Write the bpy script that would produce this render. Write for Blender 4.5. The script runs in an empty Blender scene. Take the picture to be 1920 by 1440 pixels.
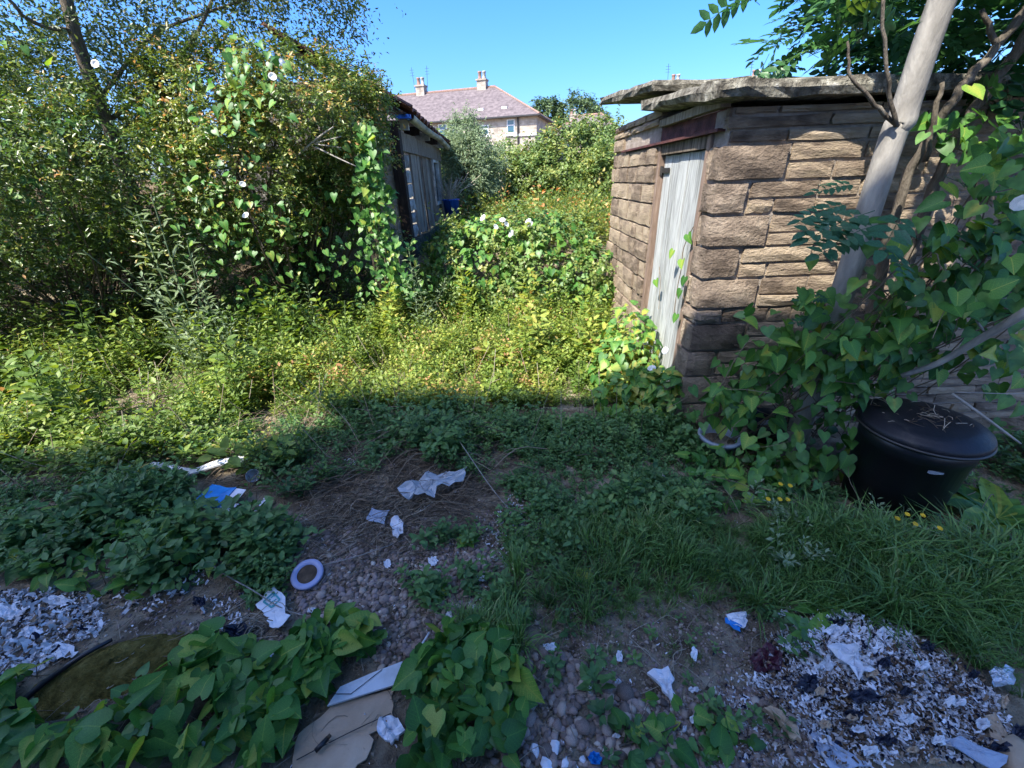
import bpy, math, random
import numpy as np
from mathutils import Vector, Matrix, noise as mnoise

# ------------------------------------------------------------------ scene, camera, light
scene = bpy.context.scene
COL = scene.collection
RNG = np.random.default_rng(7)
random.seed(7)

FOCAL, PITCH, ROLL, EYE = 770.0, math.radians(26.6), math.radians(-2.0), 1.6
cam_data = bpy.data.cameras.new('camera')
cam_data.sensor_width = 36.0
cam_data.lens = FOCAL / 1920 * 36
cam_data.clip_start, cam_data.clip_end = 0.02, 3000
cam = bpy.data.objects.new('camera', cam_data)
COL.objects.link(cam)
cam.matrix_world = Matrix.Translation((0, 0, EYE)) @ Matrix.Rotation(math.pi / 2 - PITCH, 4, 'X') @ Matrix.Rotation(ROLL, 4, 'Z')
scene.camera = cam

SUN_AZ, SUN_EL = math.radians(46), math.radians(52)      # azimuth: left of straight behind the camera
SUN = Vector((-math.sin(SUN_AZ) * math.cos(SUN_EL), -math.cos(SUN_AZ) * math.cos(SUN_EL), math.sin(SUN_EL)))
world = bpy.data.worlds.new('World')
scene.world = world
world.use_nodes = True
wn = world.node_tree.nodes
sky = wn.new('ShaderNodeTexSky')
sky.sky_type = 'NISHITA'
sky.sun_disc = False
sky.sun_elevation = SUN_EL
sky.sun_rotation = math.pi + SUN_AZ
sky.altitude = 0
sky.air_density = 1.0
sky.dust_density = 3.0
sky.ozone_density = 10.0
wn['Background'].inputs['Strength'].default_value = 0.11
hsv = wn.new('ShaderNodeHueSaturation')
hsv.inputs['Saturation'].default_value = 1.2
hsv.inputs['Hue'].default_value = .507
world.node_tree.links.new(sky.outputs['Color'], hsv.inputs['Color'])
world.node_tree.links.new(hsv.outputs['Color'], wn['Background'].inputs['Color'])
sun_data = bpy.data.lights.new('sun', 'SUN')
sun_data.energy = 2.9
sun_data.angle = math.radians(0.55)
sun_data.color = (1.0, 0.94, 0.83)
sun = bpy.data.objects.new('sun', sun_data)
COL.objects.link(sun)
sun.rotation_euler = SUN.to_track_quat('Z', 'Y').to_euler()
sun.location = (0, 0, 30)

vs = scene.view_settings
vs.view_transform = 'Standard'
vs.look = 'None'
vs.exposure = 2.0
vs.gamma = 1.0
scene.render.engine = 'CYCLES'
scene.cycles.use_denoising = True
scene.cycles.denoiser = 'OPENIMAGEDENOISE'
scene.cycles.denoising_input_passes = 'RGB_ALBEDO_NORMAL'
scene.cycles.max_bounces = 8
scene.cycles.diffuse_bounces = 4
scene.cycles.transmission_bounces = 4
scene.cycles.transparent_max_bounces = 8

# ------------------------------------------------------------------ pixel (of the 1920 x 1440 photograph) -> direction
def ray(x, y):
    u, v = (x - 960) / FOCAL, (720 - y) / FOCAL
    c, s = math.cos(ROLL), math.sin(ROLL)
    u, v = c * u - s * v, s * u + c * v
    return np.array([u, math.cos(PITCH) + v * math.sin(PITCH), -math.sin(PITCH) + v * math.cos(PITCH)])
ORIGIN = np.array([0, 0, EYE])
def on_z(x, y, z=0.0): r = ray(x, y); return ORIGIN + r * ((z - EYE) / r[2])
def on_y(x, y, Y): r = ray(x, y); return ORIGIN + r * (Y / r[1])
def on_x(x, y, X): r = ray(x, y); return ORIGIN + r * (X / r[0])

# ------------------------------------------------------------------ ground height
def sm(a, b, t): t = np.clip((t - a) / (b - a), 0, 1); return t * t * (3 - 2 * t)
def wob(x, y): return (np.sin(x * 3.1 + 1.7 * np.sin(y * 2.3)) + np.sin(y * 4.3 + 1.3 * np.sin(x * 3.7)) + .6 * np.sin(x * 9.1 + y * 7.7) + .5 * np.sin(y * 13.3 - x * 8.1)) / 3.1
def bump(x, y, cx, cy, rx, ry, h): d = ((x - cx) / rx) ** 2 + ((y - cy) / ry) ** 2; return h * np.exp(-d * 1.6)
PB = on_z(1640, 1310)
MB_ = on_z(215, 1245)
def gh(x, y):
    x = np.asarray(x, float); y = np.asarray(y, float)
    z = 0.012 * wob(x, y) * sm(600, 60, y + 0 * x) + .62 * sm(4.7, 5.7, y) + .009 * np.clip(y - 6, 0, 60) + .10 * sm(2.9, 4.6, y)
    z = z + bump(x, y, PB[0], PB[1], .42, .28, .07) + bump(x, y, MB_[0], MB_[1], .30, .16, .07)
    z = z + bump(x, y, -.55, 2.15, .6, .35, .07)
    return z
def gp(px, py, lift=0.0):
    """pixel -> point on the ground surface"""
    z = 0.0
    for _ in range(6):
        p = on_z(px, py, z); z = float(gh(p[0], p[1]))
    p = on_z(px, py, z); p[2] = z + lift
    return p

# ------------------------------------------------------------------ object helpers
def put(o, parent=None):
    COL.objects.link(o)
    if parent is not None: o.parent = parent
    return o
def tag(o, label=None, cat=None, group=None, kind=None):
    if label: o['label'] = label
    if cat: o['category'] = cat
    if group: o['group'] = group
    if kind: o['kind'] = kind
    return o
def thing(name, label, cat, loc=(0, 0, 0), rotz=0.0, group=None):
    o = bpy.data.objects.new(name, None)
    o.empty_display_size = .1
    o.location = loc; o.rotation_euler = (0, 0, rotz)
    put(o); tag(o, label, cat, group)
    return o
def mesh_np(name, V, T, rnd=None, smooth=False):
    V = np.asarray(V, np.float32); T = np.asarray(T, np.int32)
    me = bpy.data.meshes.new(name)
    me.vertices.add(len(V)); me.vertices.foreach_set('co', V.ravel())
    me.loops.add(T.size); me.loops.foreach_set('vertex_index', T.ravel())
    me.polygons.add(len(T)); me.polygons.foreach_set('loop_start', np.arange(0, T.size, T.shape[1], dtype=np.int32))
    me.update(calc_edges=True)
    if rnd is not None:
        a = me.attributes.new('rnd', 'FLOAT', 'POINT'); a.data.foreach_set('value', np.asarray(rnd, np.float32))
    if smooth: me.polygons.foreach_set('use_smooth', np.ones(len(T), bool))
    return me
def obj_from(name, me, mat, parent=None, local=False):
    if mat is not None and not me.materials: me.materials.append(mat)
    return put(bpy.data.objects.new(name, me), parent)
def obj(name, V, F, mat, parent=None, local=False, smooth=False):
    """mesh from lists (any polygon size). World coordinates unless local."""
    V = np.asarray(V, float)
    if parent is not None and not local: V = V - np.array(parent.location)
    me = bpy.data.meshes.new(name)
    me.from_pydata([tuple(v) for v in V], [], [tuple(f) for f in F])
    if smooth: me.polygons.foreach_set('use_smooth', np.ones(len(F), bool))
    me.update()
    return obj_from(name, me, mat, parent)
class G:
    """collects polygons for one mesh"""
    def __init__(s): s.V = []; s.F = []
    def add(s, V, F):
        o = len(s.V); s.V += [tuple(v) for v in V]; s.F += [tuple(i + o for i in f) for f in F]; return s
    def box(s, a, b):
        x0, y0, z0 = a; x1, y1, z1 = b
        return s.add([(x0, y0, z0), (x1, y0, z0), (x1, y1, z0), (x0, y1, z0), (x0, y0, z1), (x1, y0, z1), (x1, y1, z1), (x0, y1, z1)],
                     [(3, 2, 1, 0), (4, 5, 6, 7), (0, 1, 5, 4), (1, 2, 6, 5), (2, 3, 7, 6), (3, 0, 4, 7)])
    def tube(s, P, R, n=8, cap=True):
        V, F = tube(P, R, n, cap); return s.add(V, F)
    def lathe(s, prof, n=32, c=(0, 0, 0)):
        V = []; F = []
        for r, z in prof:
            for k in range(n):
                a = 2 * math.pi * k / n; V.append((c[0] + r * math.cos(a), c[1] + r * math.sin(a), c[2] + z))
        for i in range(len(prof) - 1):
            for k in range(n):
                F.append((i * n + k, i * n + (k + 1) % n, (i + 1) * n + (k + 1) % n, (i + 1) * n + k))
        return s.add(V, F)
    def obj(s, name, mat, parent=None, local=False, smooth=False): return obj(name, s.V, s.F, mat, parent, local, smooth)
def tube(P, R, n=8, cap=True):
    P = [np.asarray(p, float) for p in P]
    if not hasattr(R, '__len__'): R = [R] * len(P)
    V = []; F = []; up = None
    for i, p in enumerate(P):
        t = P[min(i + 1, len(P) - 1)] - P[max(i - 1, 0)]; t = t / (np.linalg.norm(t) + 1e-9)
        if up is None: up = np.array([1, 0, 0]) if abs(t[0]) < .8 else np.array([0, 1, 0])
        a = np.cross(t, up); a /= np.linalg.norm(a) + 1e-9; b = np.cross(a, t); up = b
        for k in range(n):
            an = 2 * math.pi * k / n; V.append(p + R[i] * (math.cos(an) * a + math.sin(an) * b))
    for i in range(len(P) - 1):
        for k in range(n): F.append((i * n + k, i * n + (k + 1) % n, (i + 1) * n + (k + 1) % n, (i + 1) * n + k))
    if cap: F.append(tuple(range(n - 1, -1, -1))); F.append(tuple(range((len(P) - 1) * n, len(P) * n)))
    return V, F
def spline(P, m=6):
    """Catmull-Rom through points (any dimension)"""
    P = np.asarray(P, float); Q = np.vstack([2 * P[0] - P[1], P, 2 * P[-1] - P[-2]]); out = []
    for i in range(1, len(Q) - 2):
        for k in range(m):
            t = k / m
            out.append(.5 * (2 * Q[i] + (Q[i + 1] - Q[i - 1]) * t + (2 * Q[i - 1] - 5 * Q[i] + 4 * Q[i + 1] - Q[i + 2]) * t * t + (3 * Q[i] - Q[i - 1] - 3 * Q[i + 1] + Q[i + 2]) * t ** 3))
    out.append(P[-1]); return np.array(out)

def unit(v): return v / (np.linalg.norm(v, axis=-1, keepdims=True) + 1e-9)
class Batch:
    """thousands of copies of small templates joined into one triangle mesh"""
    def __init__(s): s.V = []; s.T = []; s.R = []; s.n = 0
    def raw(s, V, T, r):
        V = np.asarray(V, float); s.V.append(V); s.T.append(np.asarray(T) + s.n); s.R.append(np.broadcast_to(r, (len(V),)).astype(float)); s.n += len(V)
    def tube(s, P, R, r, n=4):
        V, F = tube(P, R, n, False)
        T = [];
        for f in F: T += [(f[0], f[1], f[2]), (f[0], f[2], f[3])]
        s.raw(V, T, r)
    def add(s, tmpl, P, N, D, S, rnd):
        tv, tf, tr = tmpl
        P = np.asarray(P, float); m = len(P)
        if m == 0: return
        N = unit(np.broadcast_to(N, (m, 3)).astype(float)); D = np.broadcast_to(D, (m, 3)).astype(float)
        Y = unit(np.cross(N, D)); X = np.cross(Y, N)
        S = np.broadcast_to(np.asarray(S, float).reshape(-1, 1) if np.ndim(S) == 1 else S, (m, 3)) if np.ndim(S) else np.full((m, 3), S)
        V = P[:, None] + (S[:, 0:1, None] * tv[None, :, 0:1]) * X[:, None] + (S[:, 1:2, None] * tv[None, :, 1:2]) * Y[:, None] + (S[:, 2:3, None] * tv[None, :, 2:3]) * N[:, None]
        k = len(tv)
        T = (tf[None] + (np.arange(m) * k)[:, None, None]).reshape(-1, 3) + s.n
        R = np.clip(np.broadcast_to(rnd, (m,))[:, None] + tr[None], 0, 1)
        s.V.append(V.reshape(-1, 3)); s.T.append(T); s.R.append(R.ravel()); s.n += m * k
    def mesh(s, name, off=None, smooth=False):
        V = np.vstack(s.V)
        if off is not None: V = V - np.array(off)
        return mesh_np(name, V, np.vstack(s.T), np.concatenate(s.R), smooth)
    def build(s, name, mat, parent=None, smooth=False):
        if not s.V: return None
        return obj_from(name, s.mesh(name, None if parent is None else parent.location, smooth), mat, parent)

# ------------------------------------------------------------------ leaf and plant templates: (verts, tris, rnd offset)
def T_(V, F, r=0.0): V = np.array(V, float); return V, np.array(F, int), np.broadcast_to(r, (len(V),)).astype(float)
def leaf2(w=.42, fold=.08, droop=.08): return T_([(0, 0, 0), (.45, w / 2, fold), (1, 0, -droop), (.45, -w / 2, fold)], [(0, 2, 1), (0, 3, 2)])
def leaf6(w=.45, fold=.08, droop=.15):
    return T_([(0, 0, 0), (.3, w / 2, fold), (.7, w * .38, fold * .6 - droop * .4), (1, 0, -droop), (.7, -w * .38, fold * .6 - droop * .4), (.3, -w / 2, fold), (.5, 0, -droop * .2)],
              [(0, 6, 1), (6, 2, 1), (6, 3, 2), (6, 4, 3), (6, 5, 4), (0, 5, 6)])
def heart(fold=.16, droop=.22, curl=0.0, skew=0.0):
    half = [(-.20, .20), (-.12, .41), (.12, .50), (.42, .40), (.74, .20)]
    def z(x, y): return fold * abs(y) - droop * max(x, 0) ** 2 + curl * abs(y) ** 2 - .1 * min(x, 0)
    V = [(0, 0, 0), (.42, 0, z(.42, 0)), (1, 0, z(1, 0))]
    for sg in (1, -1):
        for x, y in half: V.append((x, y * sg + skew * x * .1, z(x, y) + .03 * sg * skew))
    F = []
    for o, sg in ((3, 1), (8, -1)):
        a, b, c, d, e = range(o, o + 5)
        for f in ((0, b, a), (0, c, b), (0, 1, c), (1, d, c), (1, e, d), (1, 2, e)): F.append(f if sg > 0 else f[::-1])
    return T_(V, F, np.array([.14, .14, .05] + [-.06, -.10, -.10, -.08, -.04] * 2))
def join(parts):
    V = []; F = []; R = []; n = 0
    for v, f, r in parts: V.append(v); F.append(f + n); R.append(r); n += len(v)
    return np.vstack(V), np.vstack(F), np.concatenate(R)
def place(t, p, n, d, s, dr=0.0):
    v, f, r = t; n = unit(np.array(n, float)); y = unit(np.cross(n, np.array(d, float))); x = np.cross(y, n)
    s = np.broadcast_to(s, 3)
    return np.array(p) + s[0] * v[:, :1] * x + s[1] * v[:, 1:2] * y + s[2] * v[:, 2:] * n, f, r + dr
def strip(P, w, dr=0.0, axis=(0, 0, 1)):
    """a thin crossed ribbon used for stems"""
    P = np.asarray(P, float); t = unit(P[-1] - P[0]); a = unit(np.cross(t, np.array([.3, .9, .2]))); b = np.cross(t, a)
    V = np.vstack([P + a * w, P - a * w * .5 + b * w * .87, P - a * w * .5 - b * w * .87]); m = len(P); F = []
    for i in range(m - 1):
        for k in range(3):
            q = (k + 1) % 3
            F += [(k * m + i, q * m + i, q * m + i + 1), (k * m + i, q * m + i + 1, k * m + i + 1)]
    return V, np.array(F), np.full(len(V), dr)
def rdir(): v = RNG.normal(size=3); return v / np.linalg.norm(v)
def weed(nl=14, size=.22, spread=.25, lw=.5, top=.06, lean=.25, t=None, stemw=.006):
    """upright leafy stem of height 1"""
    L = t or leaf2(lw); lx, ly = RNG.normal(size=2) * lean
    axis = lambda h: np.array([lx * h * h, ly * h * h, h]); parts = [strip([axis(0), axis(.55), axis(1)], stemw, -.25)]
    a = RNG.uniform(0, 6.28)
    for i in range(nl):
        h = .12 + .88 * (i + RNG.uniform(0, .6)) / nl; a += 2.4 + RNG.normal() * .3
        d = np.array([math.cos(a), math.sin(a), RNG.uniform(-.1, .6)]); n = np.array([-d[0] * .5, -d[1] * .5, 1]) + RNG.normal(size=3) * .25
        s = size * (1.1 - .55 * h) * RNG.uniform(.75, 1.2)
        parts.append(place(L, axis(h) + d * spread * .12, n, d, s, RNG.normal() * .1 + (h - .5) * .15))
    return join(parts)
def pinnate(pairs=6, ll=.26, w=.42):
    parts = [strip([(0, 0, 0), (.5, 0, .03), (1, 0, -.05)], .006, -.2)]; L = leaf6(w, .05, .12)
    for i in range(pairs):
        x = .22 + .7 * i / (pairs - 1) * .98; z = .05 * math.sin(x * 3) - .06 * x * x; s = ll * (1 - .25 * abs(x - .55) / .5)
        for sg in (1, -1):
            parts.append(place(L, (x, 0, z), (RNG.normal() * .12, -.15 * sg + RNG.normal() * .1, 1), (.55, sg, -.12), s * RNG.uniform(.88, 1.08), RNG.normal() * .05))
    parts.append(place(L, (.98, 0, -.05), (0, 0, 1), (1, 0, -.1), ll, 0)); return join(parts)
def tuft(nb=14, w=.012, spread=.5, h0=.55):
    parts = []
    for i in range(nb):
        a = RNG.uniform(0, 6.28); h = RNG.uniform(h0, 1); sp = spread * RNG.uniform(.25, 1.1); d = np.array([math.cos(a), math.sin(a), 0]); sd = np.array([-d[1], d[0], 0]) * w
        b = d * RNG.uniform(0, .08); P = [b, b + d * sp * .2 + [0, 0, h * .5], b + d * sp * .6 + [0, 0, h * .85], b + d * sp * 1.15 + [0, 0, h * RNG.uniform(.7, .95)]]
        V = np.array([P[0] - sd, P[0] + sd, P[1] - sd, P[1] + sd, P[2] - sd * .7, P[2] + sd * .7, P[3]])
        parts.append((V, np.array([(0, 1, 3), (0, 3, 2), (2, 3, 5), (2, 5, 4), (4, 5, 6)]), np.full(7, RNG.normal() * .12)))
    return join(parts)
LEAF = leaf2(.45); LEAFW = leaf2(.6); LANCE = leaf2(.26); OVAL = leaf6(.55)
HEARTS = [heart(.16, .25), heart(.3, .35, .1, .4), heart(.05, .15, -.15, -.5), heart(.22, .5, 0, .2), heart(.35, .1, .2, -.3)]

# ------------------------------------------------------------------ materials
def new_mat(name):
    m = bpy.data.materials.new(name); m.use_nodes = True
    nt = m.node_tree; return m, nt.nodes, nt.links, nt.nodes['Principled BSDF']
def setramp(r, stops):
    e = r.color_ramp.elements
    while len(e) > 1: e.remove(e[-1])
    e[0].position = stops[0][0]; e[0].color = (*stops[0][1], 1)
    for p, c in stops[1:]: q = e.new(p); q.color = (*c, 1)
GAIN = 1.5
def leaf_mat(name, stops, trans=.35, rough=.42, by_object=False, spec=.4, vein=False):
    m, N, L, B = new_mat(name); stops = [(p, tuple(min(v * GAIN, .85) for v in c)) for p, c in stops]
    if by_object: a = N.new('ShaderNodeObjectInfo'); at_ = N.new('ShaderNodeAttribute'); at_.attribute_name = 'rnd'; ad_ = N.new('ShaderNodeMath'); ad_.use_clamp = True; L.new(a.outputs['Random'], ad_.inputs[0]); L.new(at_.outputs['Fac'], ad_.inputs[1]); src = ad_.outputs[0]
    if by_object and vein:
        tv_ = N.new('ShaderNodeTexCoord'); sx_ = N.new('ShaderNodeSeparateXYZ'); L.new(tv_.outputs['Object'], sx_.inputs[0])
        def mth(op, a_, b_=None):
            q_ = N.new('ShaderNodeMath'); q_.operation = op
            for k_, v_ in enumerate((a_, b_)):
                if v_ is None: continue
                if isinstance(v_, (int, float)): q_.inputs[k_].default_value = v_
                else: L.new(v_, q_.inputs[k_])
            return q_.outputs[0]
        ay = mth('ABSOLUTE', sx_.outputs['Y']); mid = mth('LESS_THAN', ay, .018)
        fr_ = mth('FRACT', mth('MULTIPLY', mth('SUBTRACT', sx_.outputs['X'], mth('MULTIPLY', ay, .8)), 6.0)); lat = mth('LESS_THAN', fr_, .10)
        src = mth('ADD', src, mth('ADD', mth('MULTIPLY', mid, .30), mth('MULTIPLY', lat, .16)))
    else: a = N.new('ShaderNodeAttribute'); a.attribute_name = 'rnd'; src = a.outputs['Fac']
    r = N.new('ShaderNodeValToRGB'); setramp(r, stops); L.new(src, r.inputs['Fac'])
    tc = N.new('ShaderNodeTexCoord'); no = N.new('ShaderNodeTexNoise'); no.inputs['Scale'].default_value = 35; no.inputs['Detail'].default_value = 2
    L.new(tc.outputs['Object'], no.inputs['Vector'])
    mx = N.new('ShaderNodeMix'); mx.data_type = 'RGBA'; mx.blend_type = 'MULTIPLY'; mx.inputs['Factor'].default_value = .55
    L.new(r.outputs['Color'], mx.inputs['A']); mr = N.new('ShaderNodeMapRange'); mr.inputs['From Min'].default_value = .3; mr.inputs['From Max'].default_value = .7; mr.inputs['To Min'].default_value = .45; mr.inputs['To Max'].default_value = 1.3
    L.new(no.outputs['Fac'], mr.inputs['Value']); L.new(mr.outputs['Result'], mx.inputs['B'])
    L.new(mx.outputs['Result'], B.inputs['Base Color']); B.inputs['Roughness'].default_value = rough; B.inputs['Specular IOR Level'].default_value = spec
    t = N.new('ShaderNodeBsdfTranslucent'); hs = N.new('ShaderNodeHueSaturation'); hs.inputs['Saturation'].default_value = 1.15; hs.inputs['Value'].default_value = 1.5; hs.inputs['Hue'].default_value = .485
    L.new(mx.outputs['Result'], hs.inputs['Color']); L.new(hs.outputs['Color'], t.inputs['Color'])
    ms = N.new('ShaderNodeMixShader'); ms.inputs['Fac'].default_value = trans
    L.new(B.outputs['BSDF'], ms.inputs[1]); L.new(t.outputs['BSDF'], ms.inputs[2]); L.new(ms.outputs['Shader'], N['Material Output'].inputs['Surface'])
    return m
def surf(name, stops, scale=6.0, rough=.8, bump=.3, bscale=None, per_obj=0.0, stretch=(1, 1, 1), metal=0.0, spec=.3, detail=6, attr=False, dist=.02, world=False):
    """noise ramp colour + bump, optional per-object brightness shift"""
    m, N, L, B = new_mat(name)
    tc = N.new('ShaderNodeTexCoord'); mp = N.new('ShaderNodeMapping'); mp.inputs['Scale'].default_value = stretch
    if world: g = N.new('ShaderNodeNewGeometry'); L.new(g.outputs['Position'], mp.inputs['Vector'])
    else: L.new(tc.outputs['Object'], mp.inputs['Vector'])
    no = N.new('ShaderNodeTexNoise'); no.inputs['Scale'].default_value = scale; no.inputs['Detail'].default_value = detail; no.inputs['Roughness'].default_value = .62
    L.new(mp.outputs['Vector'], no.inputs['Vector'])
    r = N.new('ShaderNodeValToRGB'); setramp(r, stops)
    fac = no.outputs['Fac']
    if attr:
        a = N.new('ShaderNodeAttribute'); a.attribute_name = 'rnd'; fac = a.outputs['Fac']
    elif per_obj:
        oi = N.new('ShaderNodeObjectInfo'); ma = N.new('ShaderNodeMath'); ma.operation = 'MULTIPLY_ADD'; ma.inputs[1].default_value = per_obj
        sb = N.new('ShaderNodeMath'); sb.operation = 'SUBTRACT'; sb.inputs[1].default_value = per_obj / 2
        L.new(oi.outputs['Random'], ma.inputs[0]); L.new(no.outputs['Fac'], ma.inputs[2]); L.new(ma.outputs[0], sb.inputs[0]); fac = sb.outputs[0]
        ad = N.new('ShaderNodeVectorMath'); ad.operation = 'ADD'; L.new(mp.outputs['Vector'], ad.inputs[0])
        vm = N.new('ShaderNodeMath'); vm.operation = 'MULTIPLY'; vm.inputs[1].default_value = 37; L.new(oi.outputs['Random'], vm.inputs[0]); L.new(vm.outputs[0], ad.inputs[1]); L.new(ad.outputs[0], no.inputs['Vector'])
    L.new(fac, r.inputs['Fac']); L.new(r.outputs['Color'], B.inputs['Base Color'])
    B.inputs['Roughness'].default_value = rough; B.inputs['Metallic'].default_value = metal; B.inputs['Specular IOR Level'].default_value = spec
    if bump:
        n2 = N.new('ShaderNodeTexNoise'); n2.inputs['Scale'].default_value = bscale or scale * 4; n2.inputs['Detail'].default_value = 5; n2.inputs['Roughness'].default_value = .65
        L.new(mp.outputs['Vector'], n2.inputs['Vector']); bp = N.new('ShaderNodeBump'); bp.inputs['Strength'].default_value = bump; bp.inputs['Distance'].default_value = dist
        L.new(n2.outputs['Fac'], bp.inputs['Height']); L.new(bp.outputs['Normal'], B.inputs['Normal'])
    return m
def coursed(name, c1, c2, mortar, bw, bh, rough=.85, msize=.012, bump=.4, axis='XZ', rot=0):
    m, N, L, B = new_mat(name)
    tc = N.new('ShaderNodeTexCoord'); sp = N.new('ShaderNodeSeparateXYZ'); cb = N.new('ShaderNodeCombineXYZ'); L.new(tc.outputs['Object'], sp.inputs[0])
    ad = N.new('ShaderNodeMath'); L.new(sp.outputs['X'], ad.inputs[0]); L.new(sp.outputs['Y'], ad.inputs[1])
    L.new(ad.outputs[0], cb.inputs['X']); L.new(sp.outputs['Z'], cb.inputs['Y'])
    b = N.new('ShaderNodeTexBrick'); b.inputs['Color1'].default_value = (*c1, 1); b.inputs['Color2'].default_value = (*c2, 1); b.inputs['Mortar'].default_value = (*mortar, 1)
    b.inputs['Scale'].default_value = 1; b.inputs['Mortar Size'].default_value = msize; b.inputs['Brick Width'].default_value = bw; b.inputs['Row Height'].default_value = bh; b.inputs['Bias'].default_value = 0
    L.new(cb.outputs[0], b.inputs['Vector'])
    no = N.new('ShaderNodeTexNoise'); no.inputs['Scale'].default_value = 2.3; no.inputs['Detail'].default_value = 6; L.new(tc.outputs['Object'], no.inputs['Vector'])
    mx = N.new('ShaderNodeMix'); mx.data_type = 'RGBA'; mx.blend_type = 'OVERLAY'; mx.inputs['Factor'].default_value = .7; L.new(b.outputs['Color'], mx.inputs['A']); L.new(no.outputs['Fac'], mx.inputs['B'])
    hs = N.new('ShaderNodeHueSaturation'); hs.inputs['Saturation'].default_value = .75; L.new(mx.outputs['Result'], hs.inputs['Color'])
    L.new(hs.outputs['Color'], B.inputs['Base Color']); B.inputs['Roughness'].default_value = rough
    bp = N.new('ShaderNodeBump'); bp.inputs['Strength'].default_value = bump; bp.inputs['Distance'].default_value = .02; L.new(b.outputs['Fac'], bp.inputs['Height']); bp.invert = True; L.new(bp.outputs['Normal'], B.inputs['Normal'])
    return m
def plain(name, c, rough=.5, spec=.5, metal=0.0): return surf(name, [(0.3, tuple(v * .78 for v in c)), (.7, tuple(min(v * 1.12, .9) for v in c))], 9, rough, .12, 60, spec=spec, metal=metal, dist=.004)

M = {}
M['soil'] = surf('soil', [(.3, (.06, .043, .028)), (.43, (.15, .115, .078)), (.55, (.26, .215, .15)), (.72, (.37, .32, .235))], 7, .95, .8, 55, spec=.1, world=True, dist=.03)
M['stone'] = surf('sandstone', [(.16, (.075, .058, .045)), (.36, (.19, .145, .108)), (.5, (.30, .235, .172)), (.62, (.36, .285, .20)), (.8, (.44, .36, .27))], 7, .9, 1.0, 34, per_obj=.30, stretch=(1, 1, 2.6), spec=.15, dist=.018)
M['stone_rough'] = surf('tooled_sandstone', [(.2, (.085, .065, .052)), (.4, (.20, .155, .118)), (.55, (.31, .245, .185)), (.75, (.40, .33, .25))], 6, .9, 1.0, 48, per_obj=.25, stretch=(1, 1, 1.4), spec=.15, dist=.022)
M['mortar'] = surf('mortar', [(.3, (.22, .185, .155)), (.7, (.40, .35, .30))], 12, .95, .8, 60, spec=.1)
M['coping'] = surf('lichen_coping', [(.25, (.04, .036, .03)), (.42, (.11, .10, .08)), (.53, (.20, .185, .15)), (.62, (.30, .285, .23)), (.72, (.50, .48, .42))], 16, .95, 1.0, 38, per_obj=.1, spec=.1, dist=.03)
M['rust'] = surf('rusty_red_steel', [(.3, (.045, .02, .02)), (.5, (.10, .04, .038)), (.65, (.17, .07, .055)), (.8, (.25, .13, .09))], 10, .75, .6, 50, spec=.3, metal=.2)
M['door_wood'] = surf('weathered_white_plank', [(.25, (.17, .175, .165)), (.42, (.31, .32, .31)), (.6, (.45, .465, .455)), (.8, (.57, .585, .575))], 9, .75, .6, 30, per_obj=.2, stretch=(7, 7, .55), spec=.2, dist=.006)
M['frame_wood'] = surf('bare_brown_wood', [(.3, (.13, .09, .065)), (.6, (.25, .18, .14)), (.8, (.36, .28, .22))], 8, .85, .5, 40, per_obj=.2, stretch=(5, 5, .6), spec=.15)
M['grey_wood'] = surf('silvered_grey_board', [(.25, (.07, .056, .042)), (.45, (.19, .155, .12)), (.62, (.31, .265, .21)), (.8, (.43, .38, .31))], 8, .9, .7, 40, per_obj=.3, stretch=(6, 6, .5), spec=.12, dist=.01)
M['dark_wood'] = surf('tarred_timber', [(.3, (.012, .008, .007)), (.6, (.035, .024, .02)), (.8, (.07, .045, .035))], 9, .8, .6, 50, per_obj=.2, stretch=(5, 5, .5), spec=.25)
M['block'] = surf('grey_block', [(.28, (.16, .145, .125)), (.5, (.34, .32, .29)), (.72, (.55, .53, .49))], 9, .92, .8, 60, per_obj=.25, spec=.1)
M['moss_block'] = surf('mossy_block', [(.3, (.03, .035, .025)), (.55, (.08, .09, .065)), (.8, (.16, .16, .13))], 9, .95, .8, 50, spec=.1)
M['tile'] = surf('clay_tile', [(.25, (.06, .03, .024)), (.5, (.17, .075, .05)), (.75, (.30, .14, .095))], 8, .8, .4, 40, per_obj=.35, spec=.2)
M['gutter'] = surf('dirty_white_gutter', [(.3, (.10, .10, .09)), (.5, (.32, .32, .29)), (.7, (.55, .55, .51))], 6, .6, .2, 30, stretch=(1, .4, 1))
M['black'] = plain('black_plastic', (.008, .009, .013), .38, .5)
M['lidblack'] = surf('dusty_black_plastic', [(.35, (.008, .009, .013)), (.6, (.014, .015, .02)), (.75, (.05, .045, .04))], 8, .45, .15, 60)
M['greypot'] = plain('grey_plastic', (.26, .29, .33), .5)
M['blueplastic'] = surf('blue_plastic', [(.3, (.01, .035, .16)), (.6, (.02, .10, .42)), (.8, (.05, .2, .6))], 10, .4, .1, 40, stretch=(4, 4, .5))
M['slate'] = surf('purple_brown_roof_tile', [(.3, (.085, .07, .07)), (.5, (.14, .115, .115)), (.7, (.20, .165, .16))], 3, .85, .5, 14, spec=.15)
M['housestone'] = coursed('coursed_house_stone', (.30, .235, .165), (.40, .325, .24), (.42, .37, .30), .42, .2)
M['cottagestone'] = coursed('far_house_stone', (.34, .24, .17), (.42, .32, .23), (.4, .34, .28), .42, .2)
M['ridge'] = surf('terracotta_ridge', [(.3, (.17, .10, .08)), (.7, (.33, .21, .16))], 5, .8, .2)
M['white'] = plain('white_paint', (.72, .73, .73), .5)
M['glass'] = plain('dark_blue_glass', (.03, .10, .15), .06, .8)
M['pipe'] = plain('dark_pipe', (.03, .028, .026), .5)
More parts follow.
